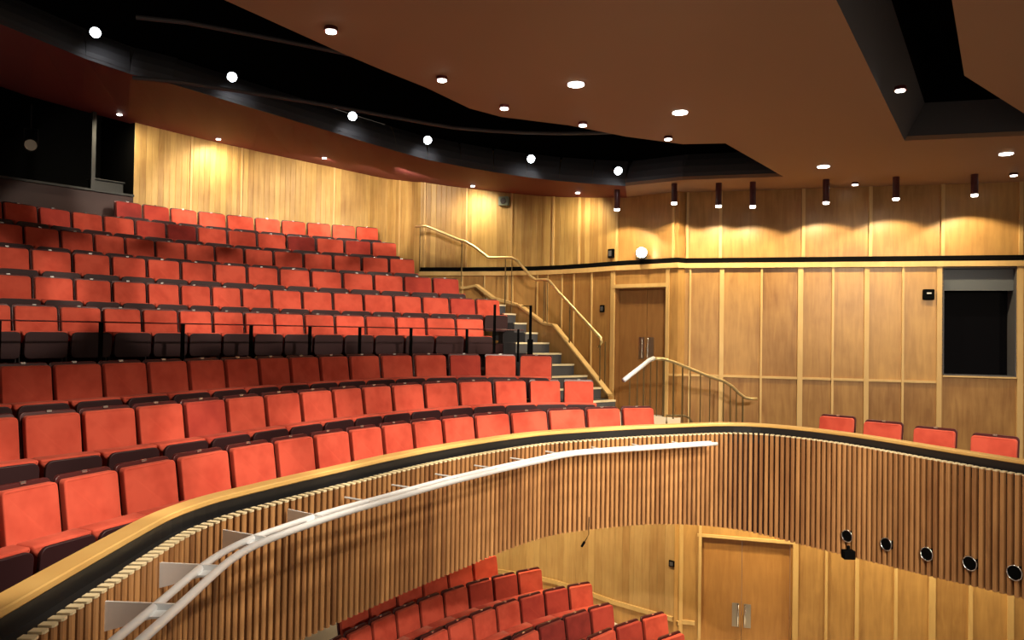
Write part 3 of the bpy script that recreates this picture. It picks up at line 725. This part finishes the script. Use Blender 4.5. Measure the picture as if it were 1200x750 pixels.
for px, y0, y1 in ((492.5, 265, 316), (541.5, 282, 330), (592.5, 302, 357), (600, 302, 372), (638, 328, 382), (642, 329, 380), (668, 357, 404), (703.5, 397, 452), (711, 405, 456)):
    if px == 711:
        a = on_line(RL, 703.5, 400); a = a+Vector((SNr.x, SNr.y, 0))*.12; b = Vector((a.x, a.y, a.z-0.85))
    else: a = on_line(RL, px, y0); b = on_line(RL, px, y1)
    mb = MB(); mb.tube([a, Vector((a.x, a.y, b.z))], 0.014 if px not in (600, 642) else 0.01, 6); build_rel(mb, 'post', MT['bronze'], hr)
# landing railing with balusters
lr = [(731,445.5,9.9),(738,440,10.1),(751,430,10.5),(760,422.5,10.8),(766,420,10.95),(776,420.5,11.0),(790,424.5,11.15),(806,431,11.3),(828,440,11.5),(848,446.5,11.75),(858,453,11.9),(866,461,12.0),(873,466,12.1),(880,467.5,12.15),(887,467.5,12.2)]
lr = [(x, y, 11.3+(d-9.9)*.68) for x, y, d in lr]
P3 = [atY(x, y, d) for x, y, d in lr]
lro = thing('landing_railing', (P3[5].x, P3[5].y, ZLAND), 'pale metal railing with thin dark balusters on the landing before the door', 'railing')
mb = MB(); mb.tube(P3[:5], .036, 10); build_rel(mb, 'handrail_end', MT['pipe'], lro, smooth=True)
mb = MB(); mb.tube(P3[4:], .027, 10); build_rel(mb, 'handrail', MT['brass'], lro, smooth=True)
for px, wd in ((738, .006), (747, .006), (754.5, .008), (762.5, .006), (770, .006), (778, .011), (789.5, .008), (800, .008), (809, .006), (821, .006), (832, .006), (848, .006), (856, .006), (863, .006), (870.5, .009)):
    for a, b in zip(lr, lr[1:]):
        if a[0] <= px <= b[0]:
            u = (px-a[0])/(b[0]-a[0]); y = a[1]+(b[1]-a[1])*u; d = a[2]+(b[2]-a[2])*u
    a = atY(px, y, d); mb = MB(); base_z = max(ZF, a.z-0.93); 
    mb.tube([a, Vector((a.x, a.y, base_z))], wd*1.7, 6); build_rel(mb, 'baluster', MT['bronze'], lro)
mb = MB(); mb.tube([atY(x, y, 12.4) for x, y in ((781, 498), (781, 487), (802, 487), (808, 490), (813, 500))], .02, 8); build_rel(mb, 'low_guard', MT['bronze'], lro)
# guard rail in front of the row behind the cross aisle
J = LINES[4][1]; G = offset(extend(J, .6, .35), 0.74); G = resample(G, .3); G = smooth_line(G, 3)
gz = EYE+0.045
gr = thing('guard_rail', (G[5].x, G[5].y, EYE+.23-PAD), 'thin dark guard rail on black flat posts in front of the middle seat row', 'guard rail')
mb = MB(); mb.tube([Vector((p.x, p.y, gz)) for p in G], .010, 6); build_rel(mb, 'rail', MT['shell'], gr)
TG = tangents(G)
for px in (-2, 118, 214, 294, 363, 421.5, 481.5, 547):
    h = line_hit(G, px)
    if not h: continue
    p = h[1]; e = h[2]; mb = MB(); z0 = EYE+.23-PAD; mb.box((p.x, p.y, (z0+gz)/2), (.05, .014, gz-z0+.01), (e.x, e.y)); build_rel(mb, 'post', MT['black'], gr)
# tall black end posts beside the stairs
for px, y0, y1, Y, lab in ((580, 357, 411, 12.4, 'slim black post standing at the end of the guard rail, left of the steps'), (607.5, 386, 418, 12.0, 'short slim black post between two taller ones by the steps'), (622, 358, 418, 12.2, 'tallest black flat post standing in front of the aisle steps')):
    a = atY(px, y0, Y); b = atY(px, y1+6, Y); mb = MB(); mb.box((a.x, a.y, (a.z+b.z)/2), (.045 if px != 607.5 else .035, .03, a.z-b.z), (1, 0))
    if px == 622: mb.box((a.x, a.y, b.z+.2), (.09, .05, .34), (1, 0)); mb.box((a.x-.07, a.y, a.z-.012), (.16, .012, .012), (1, 0))
    o = mb.build('barrier_post', MT['black']); tag(o, lab, 'post', 'black barrier posts by the steps')
# ================================================================== STALLS FLOOR
mb = MB()
for k, (H, J) in STALLS.items():
    z = EYE+H-PAD; P = extend(J, 2.5, 0.35 if k > 1 else .6); A = offset(P, -0.25); B = offset(P, 0.65)
    for i in range(len(P)-1): mb.prism([A[i], A[i+1], B[i+1], B[i]], z-0.5, z)
struct(mb.build('floor_stalls', MT['floor']))
mb = MB(); mb.hexa([Vector(v) for v in ((-4, 8.5, -.5), (10, 5, -.5), (10, 15, -.5), (-4, 17, -.5))], [Vector(v) for v in ((-4, 8.5, .0), (10, 5, -.0), (10, 15, .0), (-4, 17, .3))])
mb.hexa([Vector(v) for v in ((-1.0, 13.7, -.3), (1.75, 11.9, -.3), (3.2, 13.6, -.3), (.5, 16.3, -.3))], [Vector(v) for v in ((-1.0, 13.7, .72), (1.75, 11.9, .48), (3.2, 13.6, .42), (.5, 16.3, .72))])
struct(mb.build('floor_aisle', MT['floor_pale']))
# ================================================================== REAR BOARD WALL AND CONTROL BOOTH
J9 = LINES[9][1]
BW = offset(extend(resample(J9, .5), 3.6, 0.0), -0.55)
BW = [p for p in smooth_line(BW, 3)]
join = line_hit(WALL, 491.5)[1]
Bfull = BW+[BW[-1].lerp(join, .5)+Vector((0, .05)), join]
h157 = line_hit(Bfull, 157, 200)[1]
def cut(P, p, keep='right'):
    out = []
    for a, b in zip(P, P[1:]):
        e = b-a; t = (p-a).dot(e)/e.length_squared
        if 0 <= t <= 1 and (a+e*t-p).length < 1e-3:
            i = P.index(a); return ([p]+P[i+1:]) if keep == 'right' else (P[:i+1]+[p])
    return P
RA = cut(Bfull, h157); LA = cut(Bfull, h157, 'left')
mb = MB(); wall_strip(mb, resample(RA, .6)[:-1]+[join], EYE+1.2, EYE+4.8, 0.5, 0); struct(mb.build('wall_rear', MT['wall_boards']))
mb = MB()
for px in (224, 283, 392, 470): vbatten(mb, px, EYE+1.3, EYE+4.3, 0.04, 0.03, RA, py=200)
struct(mb.build('trim_6', MT['batten']))
# booth: dark timber parapet with a black window opening above it
zs = lambda p: EYE+3.02+0.0*p.x
def booth_sill(px): return 207+(230-207)*px/157.0
sa = on_line(Bfull, 150, booth_sill(150)); sb = on_line(Bfull, 2, booth_sill(2))
mb = MB(); zb = (sa.z+sb.z)/2
wall_strip(mb, LA, EYE+1.2, zb, .2, 0); struct(mb.build('wall_booth', mat('dark_stained_parapet', (0.035, 0.008, 0.007), 0.6)))
mb = MB(); band(mb, LA, zb-.02, zb+.02, -.25, .05); struct(mb.build('trim_7', MT['booth_grey']))
mb = MB(); wall_strip(mb, offset(LA, -1.8), EYE+1.2, EYE+5, .5); 
e = (LA[-1]-LA[-2]).normalized(); nb = Vector((-e.y, e.x))
wall_strip(mb, [LA[-1]+nb*1.8, LA[-1]], zb-1, EYE+5); wall_strip(mb, [LA[0], LA[0]+nb*1.8], zb-1, EYE+5)
band(mb, LA, zb-.4, zb-.03, -1.8, -.2)
struct(mb.build('wall_booth_inside', MT['black']))
mb = MB(); p = on_line(offset(LA, -.05), 109.5, 170); mb.box((p.x, p.y, zb+.8), (.07, .06, 1.6), (e.x, e.y)); struct(mb.build('trim_8', MT['booth_grey']))
p = on_line(offset(LA, -.45), 124, 214); mb = MB(); mb.box((p.x, p.y, zb+.12), (.55, .3, .28), (e.x, e.y)); mb.box((p.x, p.y, zb+.28), (.60, .34, .03), (e.x, e.y))
tag(mb.build('equipment_case', MT['booth_grey'], bevel=.01), 'grey equipment case on the sill inside the dark control booth', 'case')
p = on_line(offset(LA, -.5), 36, 170)
t = thing('stage_spotlight', (p.x, p.y, p.z), 'dark stage spotlight with round lens in the control booth opening', 'spotlight')
dcam = (Vector((0, 2, EYE))-p).normalized()
mb = MB(); mb.cyl(-dcam*.3, dcam, .09, .12, .32, 20, cap1=False); mb.build('lamp_body', MT['grey_dark'], t, smooth=False)
mb = MB(); mb.cyl(dcam*-.02, dcam, .10, .10, .02, 20); mb.build('lens', MT['plates'], t)
mb = MB(); mb.tube([(-.13, 0, 0), (-.13, 0, .3), (.13, 0, .3), (.13, 0, 0)], .012, 6); mb.tube([(0, 0, .3), (0, 0, .75)], .015, 6); mb.build('yoke', MT['blackgloss'], t)
# ================================================================== CEILING
def ceilF(px, py): return at(px, py, HC)
F_edge = [(263,0),(400,62),(450,83),(500,103),(550,127),(587,137),(667,147),(733,160),(800,169),(850,168),(918,207)]
FE = [ceilF(*p) for p in F_edge]
FE = [FE[0]+(FE[0]-FE[1]).normalized()*6.5]+FE
# openings to the right (black recess)
OP = [at(*p, HC) for p in ((980,0),(1060,165),(1200,159))]
o0 = OP[0]+(OP[0]-OP[1]).normalized()*4.5; o2 = OP[2]+(OP[2]-OP[1]).normalized()*2.5
IN = [at(*p, HC) for p in ((1115,0),(1130,91),(1200,135))]
i0 = IN[0]+(IN[0]-IN[1]).normalized()*3.4; i2 = IN[2]+(IN[2]-IN[1]).normalized()*3
T_ = 0.06
mb = MB()
def poly_slab(mb, pts, z0, z1):
    from mathutils.geometry import tessellate_polygon
    P = [(p.x, p.y) for p in pts]; tri = tessellate_polygon([[Vector((x, y, 0)) for x, y in P]])
    for t in tri:
        a = [P[i] for i in t]; s = (a[1][0]-a[0][0])*(a[2][1]-a[0][1])-(a[1][1]-a[0][1])*(a[2][0]-a[0][0])
        if s < 0: a = a[::-1]
        mb.quad([(x, y, z1) for x, y in a]); mb.quad([(x, y, z0) for x, y in a[::-1]])
    for i in range(len(P)):
        a, b = P[i], P[(i+1) % len(P)]; mb.quad([(a[0], a[1], z0), (b[0], b[1], z0), (b[0], b[1], z1), (a[0], a[1], z1)])
far_r = Vector((wr2.x+.3, wr2.y, 0))
wallc = [Vector((p.x, p.y, 0)) for p in (line_hit(WALL, 1199)[1], wr0, WL[-1], line_hit(WALL, 733)[1])]
main = [FE[0], *FE[1:]]
# main plate: slot edge, along the far side, back along the recess
main = [Vector((p.x, p.y, 0)) for p in FE]
main += [at(800, 211, HC), at(733, 218, HC)] + [Vector((p.x, p.y+.05, 0)) for p in reversed([line_hit(WALL, 1199)[1], line_hit(WALL, 1000)[1], line_hit(WALL, 900)[1], wr0, WL[-1], line_hit(WALL, 733)[1]])]
main += [Vector((wr2.x, wr2.y+.1, 0)), Vector((o2.x+.5, o2.y, 0)), Vector((o2.x, o2.y, 0)), OP[1], OP[0], o0]
poly_slab(mb, main, EYE+HC, EYE+HC+T_)
struct(mb.build('ceiling', MT['ceil']))
mb = MB(); poly_slab(mb, [i0, IN[0], IN[1], IN[2], i2, Vector((12, 0, 0)), Vector((6, -3, 0))], EYE+HC+.02, EYE+HC+.08); struct(mb.build('ceiling_panel', MT['ceil']))
mb = MB()
for a, b in ((o0, OP[0]), (OP[0], OP[1]), (OP[1], OP[2]), (OP[2], o2)):
    mb.quad([(a.x, a.y, EYE+HC), (b.x, b.y, EYE+HC), (b.x+.25, b.y-.02, EYE+HC+.5), (a.x+.25, a.y-.02, EYE+HC+.5)])
struct(mb.build('trim_9', MT['grey_dark']))
mb = MB()
for a, b in ((o0, OP[0]), (OP[0], OP[1]), (OP[1], OP[2]), (OP[2], o2)):
    mb.quad([(a.x+.25, a.y-.02, EYE+HC+.5), (b.x+.25, b.y-.02, EYE+HC+.5), (b.x+.25, b.y-.02, EYE+HC+1.4), (a.x+.25, a.y-.02, EYE+HC+1.4)])
for a, b in ((i0, IN[0]), (IN[0], IN[1]), (IN[1], IN[2]), (IN[2], i2)):
    mb.quad([(a.x, a.y, EYE+HC+.08), (b.x, b.y, EYE+HC+.08), (b.x, b.y, EYE+HC+1.4), (a.x, a.y, EYE+HC+1.4)])
mb.quad([(0.5, -4, EYE+HC+1.4), (13, -4, EYE+HC+1.4), (13, 10.5, EYE+HC+1.4), (4.6, 10.5, EYE+HC+1.4)])
struct(mb.build('ceiling_recess', MT['black']))
mb = MB(); mb.prism([(-12, -4), (13, -4), (13, 20), (-12, 20)], EYE+6.2, EYE+6.3); struct(mb.build('ceiling_void', MT['black']))
# sloping maroon soffit over the rear seats
fe = [(0,28),(73,58),(133,82),(200,98),(283,123),(340,140),(400,158),(450,173),(500,187),(560,199),(613,207),(670,214),(733,218)]
def Hs(x): return HC+max(0, (723-x))/566*1.12
Pf = [at(x, y, Hs(x)) for x, y in fe]
Pf = [Pf[0]+(Pf[0]-Pf[1])*1.0]+Pf
wl_px = [(-60,80),(0,99.5),(60,117),(100,128),(157,143.5),(220,159),(300,177),(380,194),(440,207),(470,212),(500,215),(560,222),(637,230),(735,238)]
Pw = []
for x, y in wl_px:
    P = Bfull if x < 490 else WALL
    Pw.append(on_line(P, max(x, -40), y) if line_hit(P, max(x, -40), y) else Pw[-1])
Pw[-1].z = EYE+HC; Pw = [Pw[0]+(Pw[0]-Pw[2])*.6]+Pw[1:]
Pa = resample(Pf, 0.6); Nn = len(Pa); totl = sum((b-a).length for a, b in zip(Pw, Pw[1:])); Pb = resample(Pw, totl/(Nn-1))
Pb = [p+(p-q).normalized()*0.25 for p, q in zip(Pb, Pa)]
mb = MB(); up = Vector((0, 0, .05))
for i in range(min(len(Pa), len(Pb))-1):
    mb.quad([Pa[i], Pa[i+1], Pb[i+1], Pb[i]]); mb.quad([Pa[i]+up, Pb[i]+up, Pb[i+1]+up, Pa[i+1]+up])
struct(mb.build('ceiling_soffit', MT['soffit']))
# dark curved upstand behind the soffit edge, carrying the slot lamps
mb = MB()
ext = Pa[:-1]+[Pa[-1], at(800, 211, HC), at(918, 207, HC)]
for a, b in zip(ext, ext[1:]):
    d = (b-a).normalized(); nn = Vector((-d.y, d.x, 0)).normalized()
    prev = [a, b]
    for k in range(1, 5):
        f = k/4; off = nn*(0.30*(f**2)); h = Vector((0, 0, 0.5*f))
        c0, c1 = a+off+h, b+off+h; mb.quad([prev[0], prev[1], c1, c0]); prev = [c0, c1]
struct(mb.build('trim_10', MT['grey_dark'], smooth=False))
# walls of the dark slot above
mb = MB()
for a, b in zip(FE, FE[1:]): mb.quad([(a.x, a.y, EYE+HC+T_), (b.x, b.y, EYE+HC+T_), (b.x, b.y, EYE+6.2), (a.x, a.y, EYE+6.2)])
q = [p+Vector((0, .45, .5)) for p in ext]
for a, b in zip(q, q[1:]): mb.quad([a, b, Vector((b.x, b.y, EYE+6.2)), Vector((a.x, a.y, EYE+6.2))])
struct(mb.build('wall_slot', MT['black']))
mb = MB()   # lighting bars inside the slot
for dz, o in ((.75, 1.2), (1.3, 2.0)):
    L_ = [Vector((p.x+o*.45, p.y-o*.8, EYE+HC+dz)) for p in Pa[4:]]; mb.tube(L_, .03, 8)
tag(mb.build('lighting_bar', MT['grey_dark']), 'pair of dark pipe bars inside the black ceiling slot', 'lighting bar')
# ================================================================== LAMPS
def place_words(px, py): return ''
DOWN = [(675,98.5,'above the middle of the room'), (797,131.5,'right of the one in mid-ceiling'), (965,195,'in front of the panelled back wall'), (1179,180,'nearest the right edge of the picture')]
for x, y, lab in DOWN:
    p = at(x, y, HC)
    t = thing('downlight', (p.x, p.y, p.z), 'large round recessed ceiling downlight, '+lab, 'downlight', 'large recessed downlights')
    mb = MB(); mb.cyl((0, 0, -.004), (0, 0, 1), .105, .105, .006, 24); mb.build('trim_ring', MT['shell'], t)
    mb = MB(); mb.cyl((0, 0, -.012), (0, 0, 1), .085, .085, .008, 24); mb.build('diffuser', MT['lamp'], t)
    spot('downlight_beam', (0, 0, -.03), (0, 0, -3), 160, 120, .9, WARM, .08, t)
SMALL = [(388,32,'leftmost on the brown ceiling, above the black slot'),(518,90,'second along the edge of the black slot'),(591,123.5,'at the bend of the black slot edge'),(683,143.5,'third from right along the slot edge'),(783,160,'rightmost along the slot edge'),(1055,102,'at the corner of the black recess'),(1002,214,'between the pendants near the back wall'),(1188,203,'by the right edge near the back wall')]
for x, y, lab in SMALL:
    p = at(x, y, HC)
    t = thing('ceiling_spotlight', (p.x, p.y, p.z), 'small round ceiling spotlight, '+lab, 'spotlight', 'small ceiling spotlights')
    mb = MB(); mb.cyl((0, 0, -.035), (0, 0, 1), .06, .055, .04, 20); mb.build('housing', MT['shell'], t)
    mb = MB(); mb.cyl((0, 0, -.045), (0, 0, 1), .046, .046, .008, 20); mb.build('lens', MT['lamp'], t)
SOFF = [(140,134,'in front of the dark control booth'),(256,163,'over the left part of the board wall'),(380,185,'over the middle of the board wall'),(554,219,'over the stair handrail'),(677,227,'left of the floodlight on the ledge')]
for x, y, lab in SOFF:
    P = Bfull if x < 490 else WALL
    w_ = on_line(offset(P, .6), x, y); p = w_+Vector((0, 0, .02))
    if x < 490:     # lies on the sloping soffit between its front edge and the wall
        def yi(T_, x_):
            for a_, b_ in zip(T_, T_[1:]):
                if a_[0] <= x_ <= b_[0]: return a_[1]+(b_[1]-a_[1])*(x_-a_[0])/(b_[0]-a_[0])
        yf, yw = yi(fe, x), yi(wl_px, x); f_ = min(1, (y-yf)/(yw-yf))
        Yf = line_hit([q_.xy for q_ in Pf], x)[1].y; Yw = line_hit(Bfull, x)[1].y
        p = atY(x, y, 1/((1-f_)/Yf+f_/Yw)-.12)
    t = thing('soffit_spotlight', (p.x, p.y, p.z), 'small spotlight under the maroon soffit, '+lab, 'spotlight', 'small spotlights on the rear soffit')
    mb = MB(); mb.cyl((0, 0, 0), (0, 0, 1), .05, .05, .16, 16); mb.build('housing', MT['shell'], t)
    mb = MB(); mb.cyl((0, 0, -.012), (0, 0, 1), .045, .04, .012, 16); mb.build('lens', MT['lamp'], t)
    h = line_hit(P, x, y)[1]
    spot('soffit_beam', (0, 0, -.04), (h.x-p.x, h.y-p.y, -1.0), 95, 145, 1.0, (1, .84, .56), .04, t)
SLOT = [(112,38,'leftmost of the bright lamps along the dark slot'),(272,90,'second from left of the lamps along the dark slot'),(413,136,'third from left of the lamps along the dark slot'),(501,164,'third from right of the lamps along the dark slot'),(622,186,'second from right of the lamps along the dark slot'),(724,200,'rightmost of the lamps along the dark slot')]
for x, y, lab in SLOT:
    Yd = line_hit([p.xy for p in Pa], x)[1].y-.38
    p = atY(x, y, Yd)
    t = thing('slot_floodlight', (p.x, p.y, p.z), 'bright black-bodied floodlight, '+lab, 'floodlight', 'floodlights along the ceiling slot')
    aim = Vector((0.35, -1.0, -.55)).normalized()
    mb = MB(); mb.cyl(-aim*.16, aim, .05, .075, .17, 18); mb.build('lamp_body', MT['blackgloss'], t)
    mb = MB(); mb.cyl(aim*.012, aim, .068, .068, .01, 18); mb.build('lens', MT['lampcool'], t)
    mb = MB(); mb.tube([-aim*.1, -aim*.1+Vector((0, .25, .12))], .015, 6); mb.build('bracket', MT['blackgloss'], t)
    spot('slot_beam', (0, .05, -.06), (-.15, .45, -.35), 4, 110, .8, (.95, .97, 1), .05, t)
PEND = [(723,245,'leftmost ceiling pendant, above the small wall switch'),(790,237.5,'second pendant, at the corner of the upper wall'),(842,241,'third pendant from the left'),(882,241.5,'fourth pendant, close to the third'),(968,237,'third pendant from the right'),(1050,232.5,'second pendant from the right'),(1142,228,'rightmost ceiling pendant, above the dark window')]
for x, y, lab in PEND:
    p = on_line(offset(WALL, .75), x, y); h, e = wallpt(x, y)
    t = thing('pendant_spotlight', (p.x, p.y, p.z), 'dark cylinder spotlight with glowing tip, '+lab, 'spotlight', 'cylinder spotlights along the back wall')
    top = EYE+HC-p.z
    mb = MB(); mb.cyl((0, 0, 0), (0, 0, 1), .052, .052, max(top, .1), 18); mb.build('housing', MT['shell'], t)
    mb = MB(); mb.cyl((0, 0, -.03), (0, 0, 1), .045, .05, .03, 16); mb.build('lens', MT['lamp'], t)
    spot('pendant_beam', (0, 0, -.05), ((h.x-p.x)*1.0, (h.y-p.y)*1.0, -2.4), 95, 120, .25, (1, .80, .48), .03, t)
# floodlight standing on the ledge
p, e = wallpt(757, 297); n3 = Vector((e.y, -e.x, 0)); p = p+n3*.16
t = thing('ledge_floodlight', (p.x, p.y, EYE+HL), 'glaring white floodlight standing on the wall ledge above the door', 'floodlight')
aim = Vector((-.2, -1, .05)).normalized()
zc = p.z-(EYE+HL)
mb = MB(); mb.cyl(Vector((0, 0, zc))-aim*.12, aim, .07, .10, .13, 20); mb.build('lamp_body', MT['plates'], t)
mb = MB(); mb.cyl(Vector((0, 0, zc))+aim*.011, aim, .095, .09, .01, 20); mb.build('lens', mat('flood_lens', (1, 1, 1), .4, emit=(1, .97, .85), estr=30), t)
mb = MB(); mb.tube([(-.1, 0, zc), (-.1, 0, .02), (.1, 0, .02), (.1, 0, zc)], .01, 6); mb.box((0, .05, .01), (.16, .2, .02)); mb.build('bracket', MT['blackgloss'], t)
spot('flood_beam', (0, -.02, zc), (.6, .9, .15), 14, 150, .8, (1, .96, .8), .08, t)
# lamps under the balcony lighting the stalls wall
for x, y, lab in ((2.6, 12.2, 'above the lower double door'), (4.3, 12.4, 'just right of the lower double door'), (6.0, 11.8, 'second from the right end'), (7.4, 11.2, 'at the right end'), (0.7, 13.6, 'over the side aisle'), (-.8, 14.4, 'at the left, over the rearmost stalls seats')):
    t = thing('underbalcony_downlight', (x, y, EYE-2.13), 'recessed downlight in the ceiling under the balcony, '+lab, 'downlight', 'downlights hidden under the balcony')
    mb = MB(); mb.cyl((0, 0, -.01), (0, 0, 1), .07, .07, .01, 20); mb.build('lens', MT['lamp'], t)
    spot('underbalcony_beam', (0, 0, -.03), (.15, .45, -1), 230, 130, .8, (1, .80, .46), .06, t)
# ================================================================== SMALL FITTINGS
def wallbox(name, x0, y0, x1, y1, m, dp, lab, cat, P=None, extra=None):
    a, e = wallpt((x0+x1)/2, y0, P); b, _ = wallpt((x0+x1)/2, y1, P); q0 = line_hit(P or WALL, x0)[1]; q1 = line_hit(P or WALL, x1)[1]
    n3 = Vector((e.y, -e.x, 0)); c = Vector((a.x, a.y, (a.z+b.z)/2))+n3*(dp/2+.003)
    t = thing(name, c, lab, cat, rz=math.atan2(e.y, e.x)); W = (q1-q0).length; H = a.z-b.z
    mb = MB(); mb.box((0, 0, 0), (W, dp, H)); mb.build('case', m, t, bevel=min(W, H)*.08)
    if extra: extra(t, W, H, dp)
    return t
def ex_switch(t, W, H, dp): mb = MB(); mb.box((0, -dp/2-.004, 0), (W*.55, .008, H*.6)); mb.build('faceplate', MT['grey_dark'], t)
def ex_thermo(t, W, H, dp): mb = MB(); mb.box((0, -dp/2-.004, H*.12), (W*.4, .01, H*.12)); mb.build('indicator', MT['plates'], t)
def ex_spk(t, W, H, dp): mb = MB(); mb.cyl((0, -dp/2, 0), (0, -1, 0), H*.35, H*.3, .02, 16); mb.build('grille', MT['grey_dark'], t)
wallbox('wall_sensor', 714.5, 292, 720.5, 302.5, MT['black'], .06, 'small upright black box on the upper wall left of the floodlight', 'sensor', extra=ex_switch)
wallbox('wall_switch', 704, 357.5, 709, 366, MT['black'], .03, 'small black switch plate on the wall left of the brown double door', 'switch', extra=ex_switch)
wallbox('control_panel', 1081, 339, 1094.5, 351.5, MT['black'], .05, 'black square control panel on the wood wall left of the dark window', 'control panel', extra=ex_thermo)
wallbox('wall_speaker', 585.5, 231, 597, 241.5, MT['teal'], .10, 'small grey-green speaker box high on the board wall', 'speaker', extra=ex_spk)
wallbox('call_point', 784.5, 656.5, 791, 664, MT['black'], .03, 'small black wall plate on the pale stalls wall beside the corner', 'wall plate', P=WALL_L, extra=ex_switch)
mb = MB(); mb.box((0, 0, -.05), (.13, .10, .10)); p = at(995.5, 652, HB)
t = thing('underside_speaker', (p.x+.1, p.y+.25, EYE+HB), 'small black box hanging below the balcony front edge', 'speaker box'); mb.build('case', MT['black'], t, bevel=.006)
mb = MB(); mb.box((0, 0, .02), (.03, .03, .06)); mb.build('mount', MT['black'], t)
# round black speakers let into the slats
SPK = [(993.5,628,'first, leftmost'),(1039.5,637.5,'second from left'),(1087,649,'middle one'),(1137.5,660,'second from right'),(1190,671,'rightmost, by the picture edge')]
def front_at(px, py):
    """point on the leaning slat face under a pixel"""
    r = ray(px, py); best = None
    for i in range(len(FR)-1):
        for z in (0,):
            pass
    lo = None
    for i in range(len(FR)-1):
        n0 = Vector((T[i].y, -T[i].x))
        a = FR[i]+n0*.05; b = FR[i+1]+n0*.05; at_ = Vector((a.x, a.y, ZS)); bt_ = Vector((b.x, b.y, ZS))
        ab = Vector((a.x+n0.x*lean[i], a.y+n0.y*lean[i], ZB))
        nn = (bt_-at_).cross(ab-at_)
        den = r.dot(nn)
        if abs(den) < 1e-9: continue
        t_ = (at_-Vector((0, 0, EYE))).dot(nn)/den
        if t_ <= 0: continue
        p = Vector((0, 0, EYE))+r*t_; f = (ZS-p.z)/(ZS-ZB)
        c = Vector((a.x+n0.x*lean[i]*f, a.y+n0.y*lean[i]*f))
        u = (p.xy-c).dot(T[i])
        if -0.02 <= u <= (FR[i+1]-FR[i]).length+.02 and -.1 < f < 1.1:
            if best is None or t_ < best[0]: best = (t_, p, nn.normalized())
    return best
for x, y, lab in SPK:
    h = front_at(x, y)
    if not h: continue
    _, p, nn = h
    if nn.dot(ray(x, y)) > 0: nn = -nn
    t = thing('front_speaker', p+nn*.012, 'round black speaker with chrome rim in the slatted balcony front, '+lab, 'speaker', 'round speakers in the balcony front')
    mb = MB(); mb.cyl(-nn*.06, nn, .068, .068, .065, 24); mb.build('speaker_cone', MT['black'], t)
    ring = MB(); u = nn.cross(Vector((0, 0, 1))).normalized(); v = nn.cross(u)
    ring.tube([nn*.004+(u*math.cos(a*math.pi/12)+v*math.sin(a*math.pi/12))*.071 for a in range(25)], .006, 6); ring.build('rim', MT['steel'], t, smooth=True)
# ================================================================== TWIN PIPE RAIL ON THE BALCONY FRONT
HP = -1.38
inner_px = [(132,749),(200,700),(240,664),(268,643),(290,633),(320,624),(360,612)]
outer_px = [(168,748),(226,696),(268,656),(292,640),(320,629.5),(360,616),(380,608),(420,596),(460,585),(500,573),(540,562),(580,552.5),(600,547.5),(640,539),(667,532),(700,529.5),(750,526),(800,522.5),(840,520)]
O = [at(x, y, HP).xy for x, y in outer_px]; O = [O[0]+(O[0]-O[1]).normalized()*1.6]+O; O = smooth_line(resample(O, .15), 4)
I = [at(x, y, HP).xy for x, y in inner_px]
t = thing('light_rail', (O[20].x, O[20].y, EYE+HP), 'polished twin-pipe lighting rail bracketed along the slatted balcony front', 'lighting rail')
mb = MB(); mb.tube([(p.x, p.y, EYE+HP) for p in O], .024, 12); build_rel(mb, 'pipe', MT['pipe'], t, smooth=True)
I2 = offset(O, -0.115); I2 = I2[:]
mb = MB(); mb.tube([(p.x, p.y, EYE+HP) for p in I2], .022, 12); build_rel(mb, 'pipe', MT['pipe'], t, smooth=True)
# triangular bracket plates
TO = tangents(O); s = 0; acc = 0
for i in range(5, len(O)-2, 4):
    p = O[i]; tt = TO[i]; nn = Vector((tt.y, -tt.x)); z = EYE+HP
    a = p-nn*.36; mb = MB()
    up = Vector((0, 0, .006)); P_ = lambda q, dz=0: Vector((q.x, q.y, z+dz))
    # vertical gusset under the pipes and a flat strap between them
    if p.y > 5.6:
        mb.tube([P_(a), P_(p)], .009, 6); build_rel(mb, 'bracket', MT['pipe'], t); continue
    c0 = P_(a+tt*.01, .03); c1 = P_(a+tt*.01, -.12); c2 = P_(p, -.02); c3 = P_(p, .02); th = Vector((tt.x, tt.y, 0))*.006
    mb.hexa([c1-th, c1+th, c2+th, c2-th], [c0-th, c0+th, c3+th, c3-th])
    mb.hexa([P_(p-nn*.10-tt*.09, -.02), P_(p-tt*.09, -.02), P_(p+tt*.09, -.02), P_(p-nn*.10+tt*.09, -.02)], [P_(p-nn*.10-tt*.09, -.01), P_(p-tt*.09, -.01), P_(p+tt*.09, -.01), P_(p-nn*.10+tt*.09, -.01)])
    build_rel(mb, 'bracket', MT['pipe'], t)
# hanging microphone cable
hq = line_hit(FR, 690); Yc = hq[1].y-.05
pts = [atY(690.5, 606, Yc), atY(690, 618, Yc), atY(690, 626, Yc), atY(687.5, 631, Yc), atY(685, 635, Yc)]
t = thing('hanging_microphone', pts[0], 'small black microphone hanging on a cable below the balcony edge', 'microphone')
mb = MB(); mb.tube(pts, .005, 6); build_rel(mb, 'cable', MT['black'], t)
mb = MB(); d = (pts[-1]-pts[-2]).normalized(); mb.cyl(pts[-1], d, .016, .013, .07, 10); build_rel(mb, 'microphone_head', MT['black'], t)
for k in protos:
    if not protos[k][1]:
        for ch in list(protos[k][0].children): bpy.data.objects.remove(ch)
        bpy.data.objects.remove(protos[k][0])
print('objects', len(bpy.data.objects))
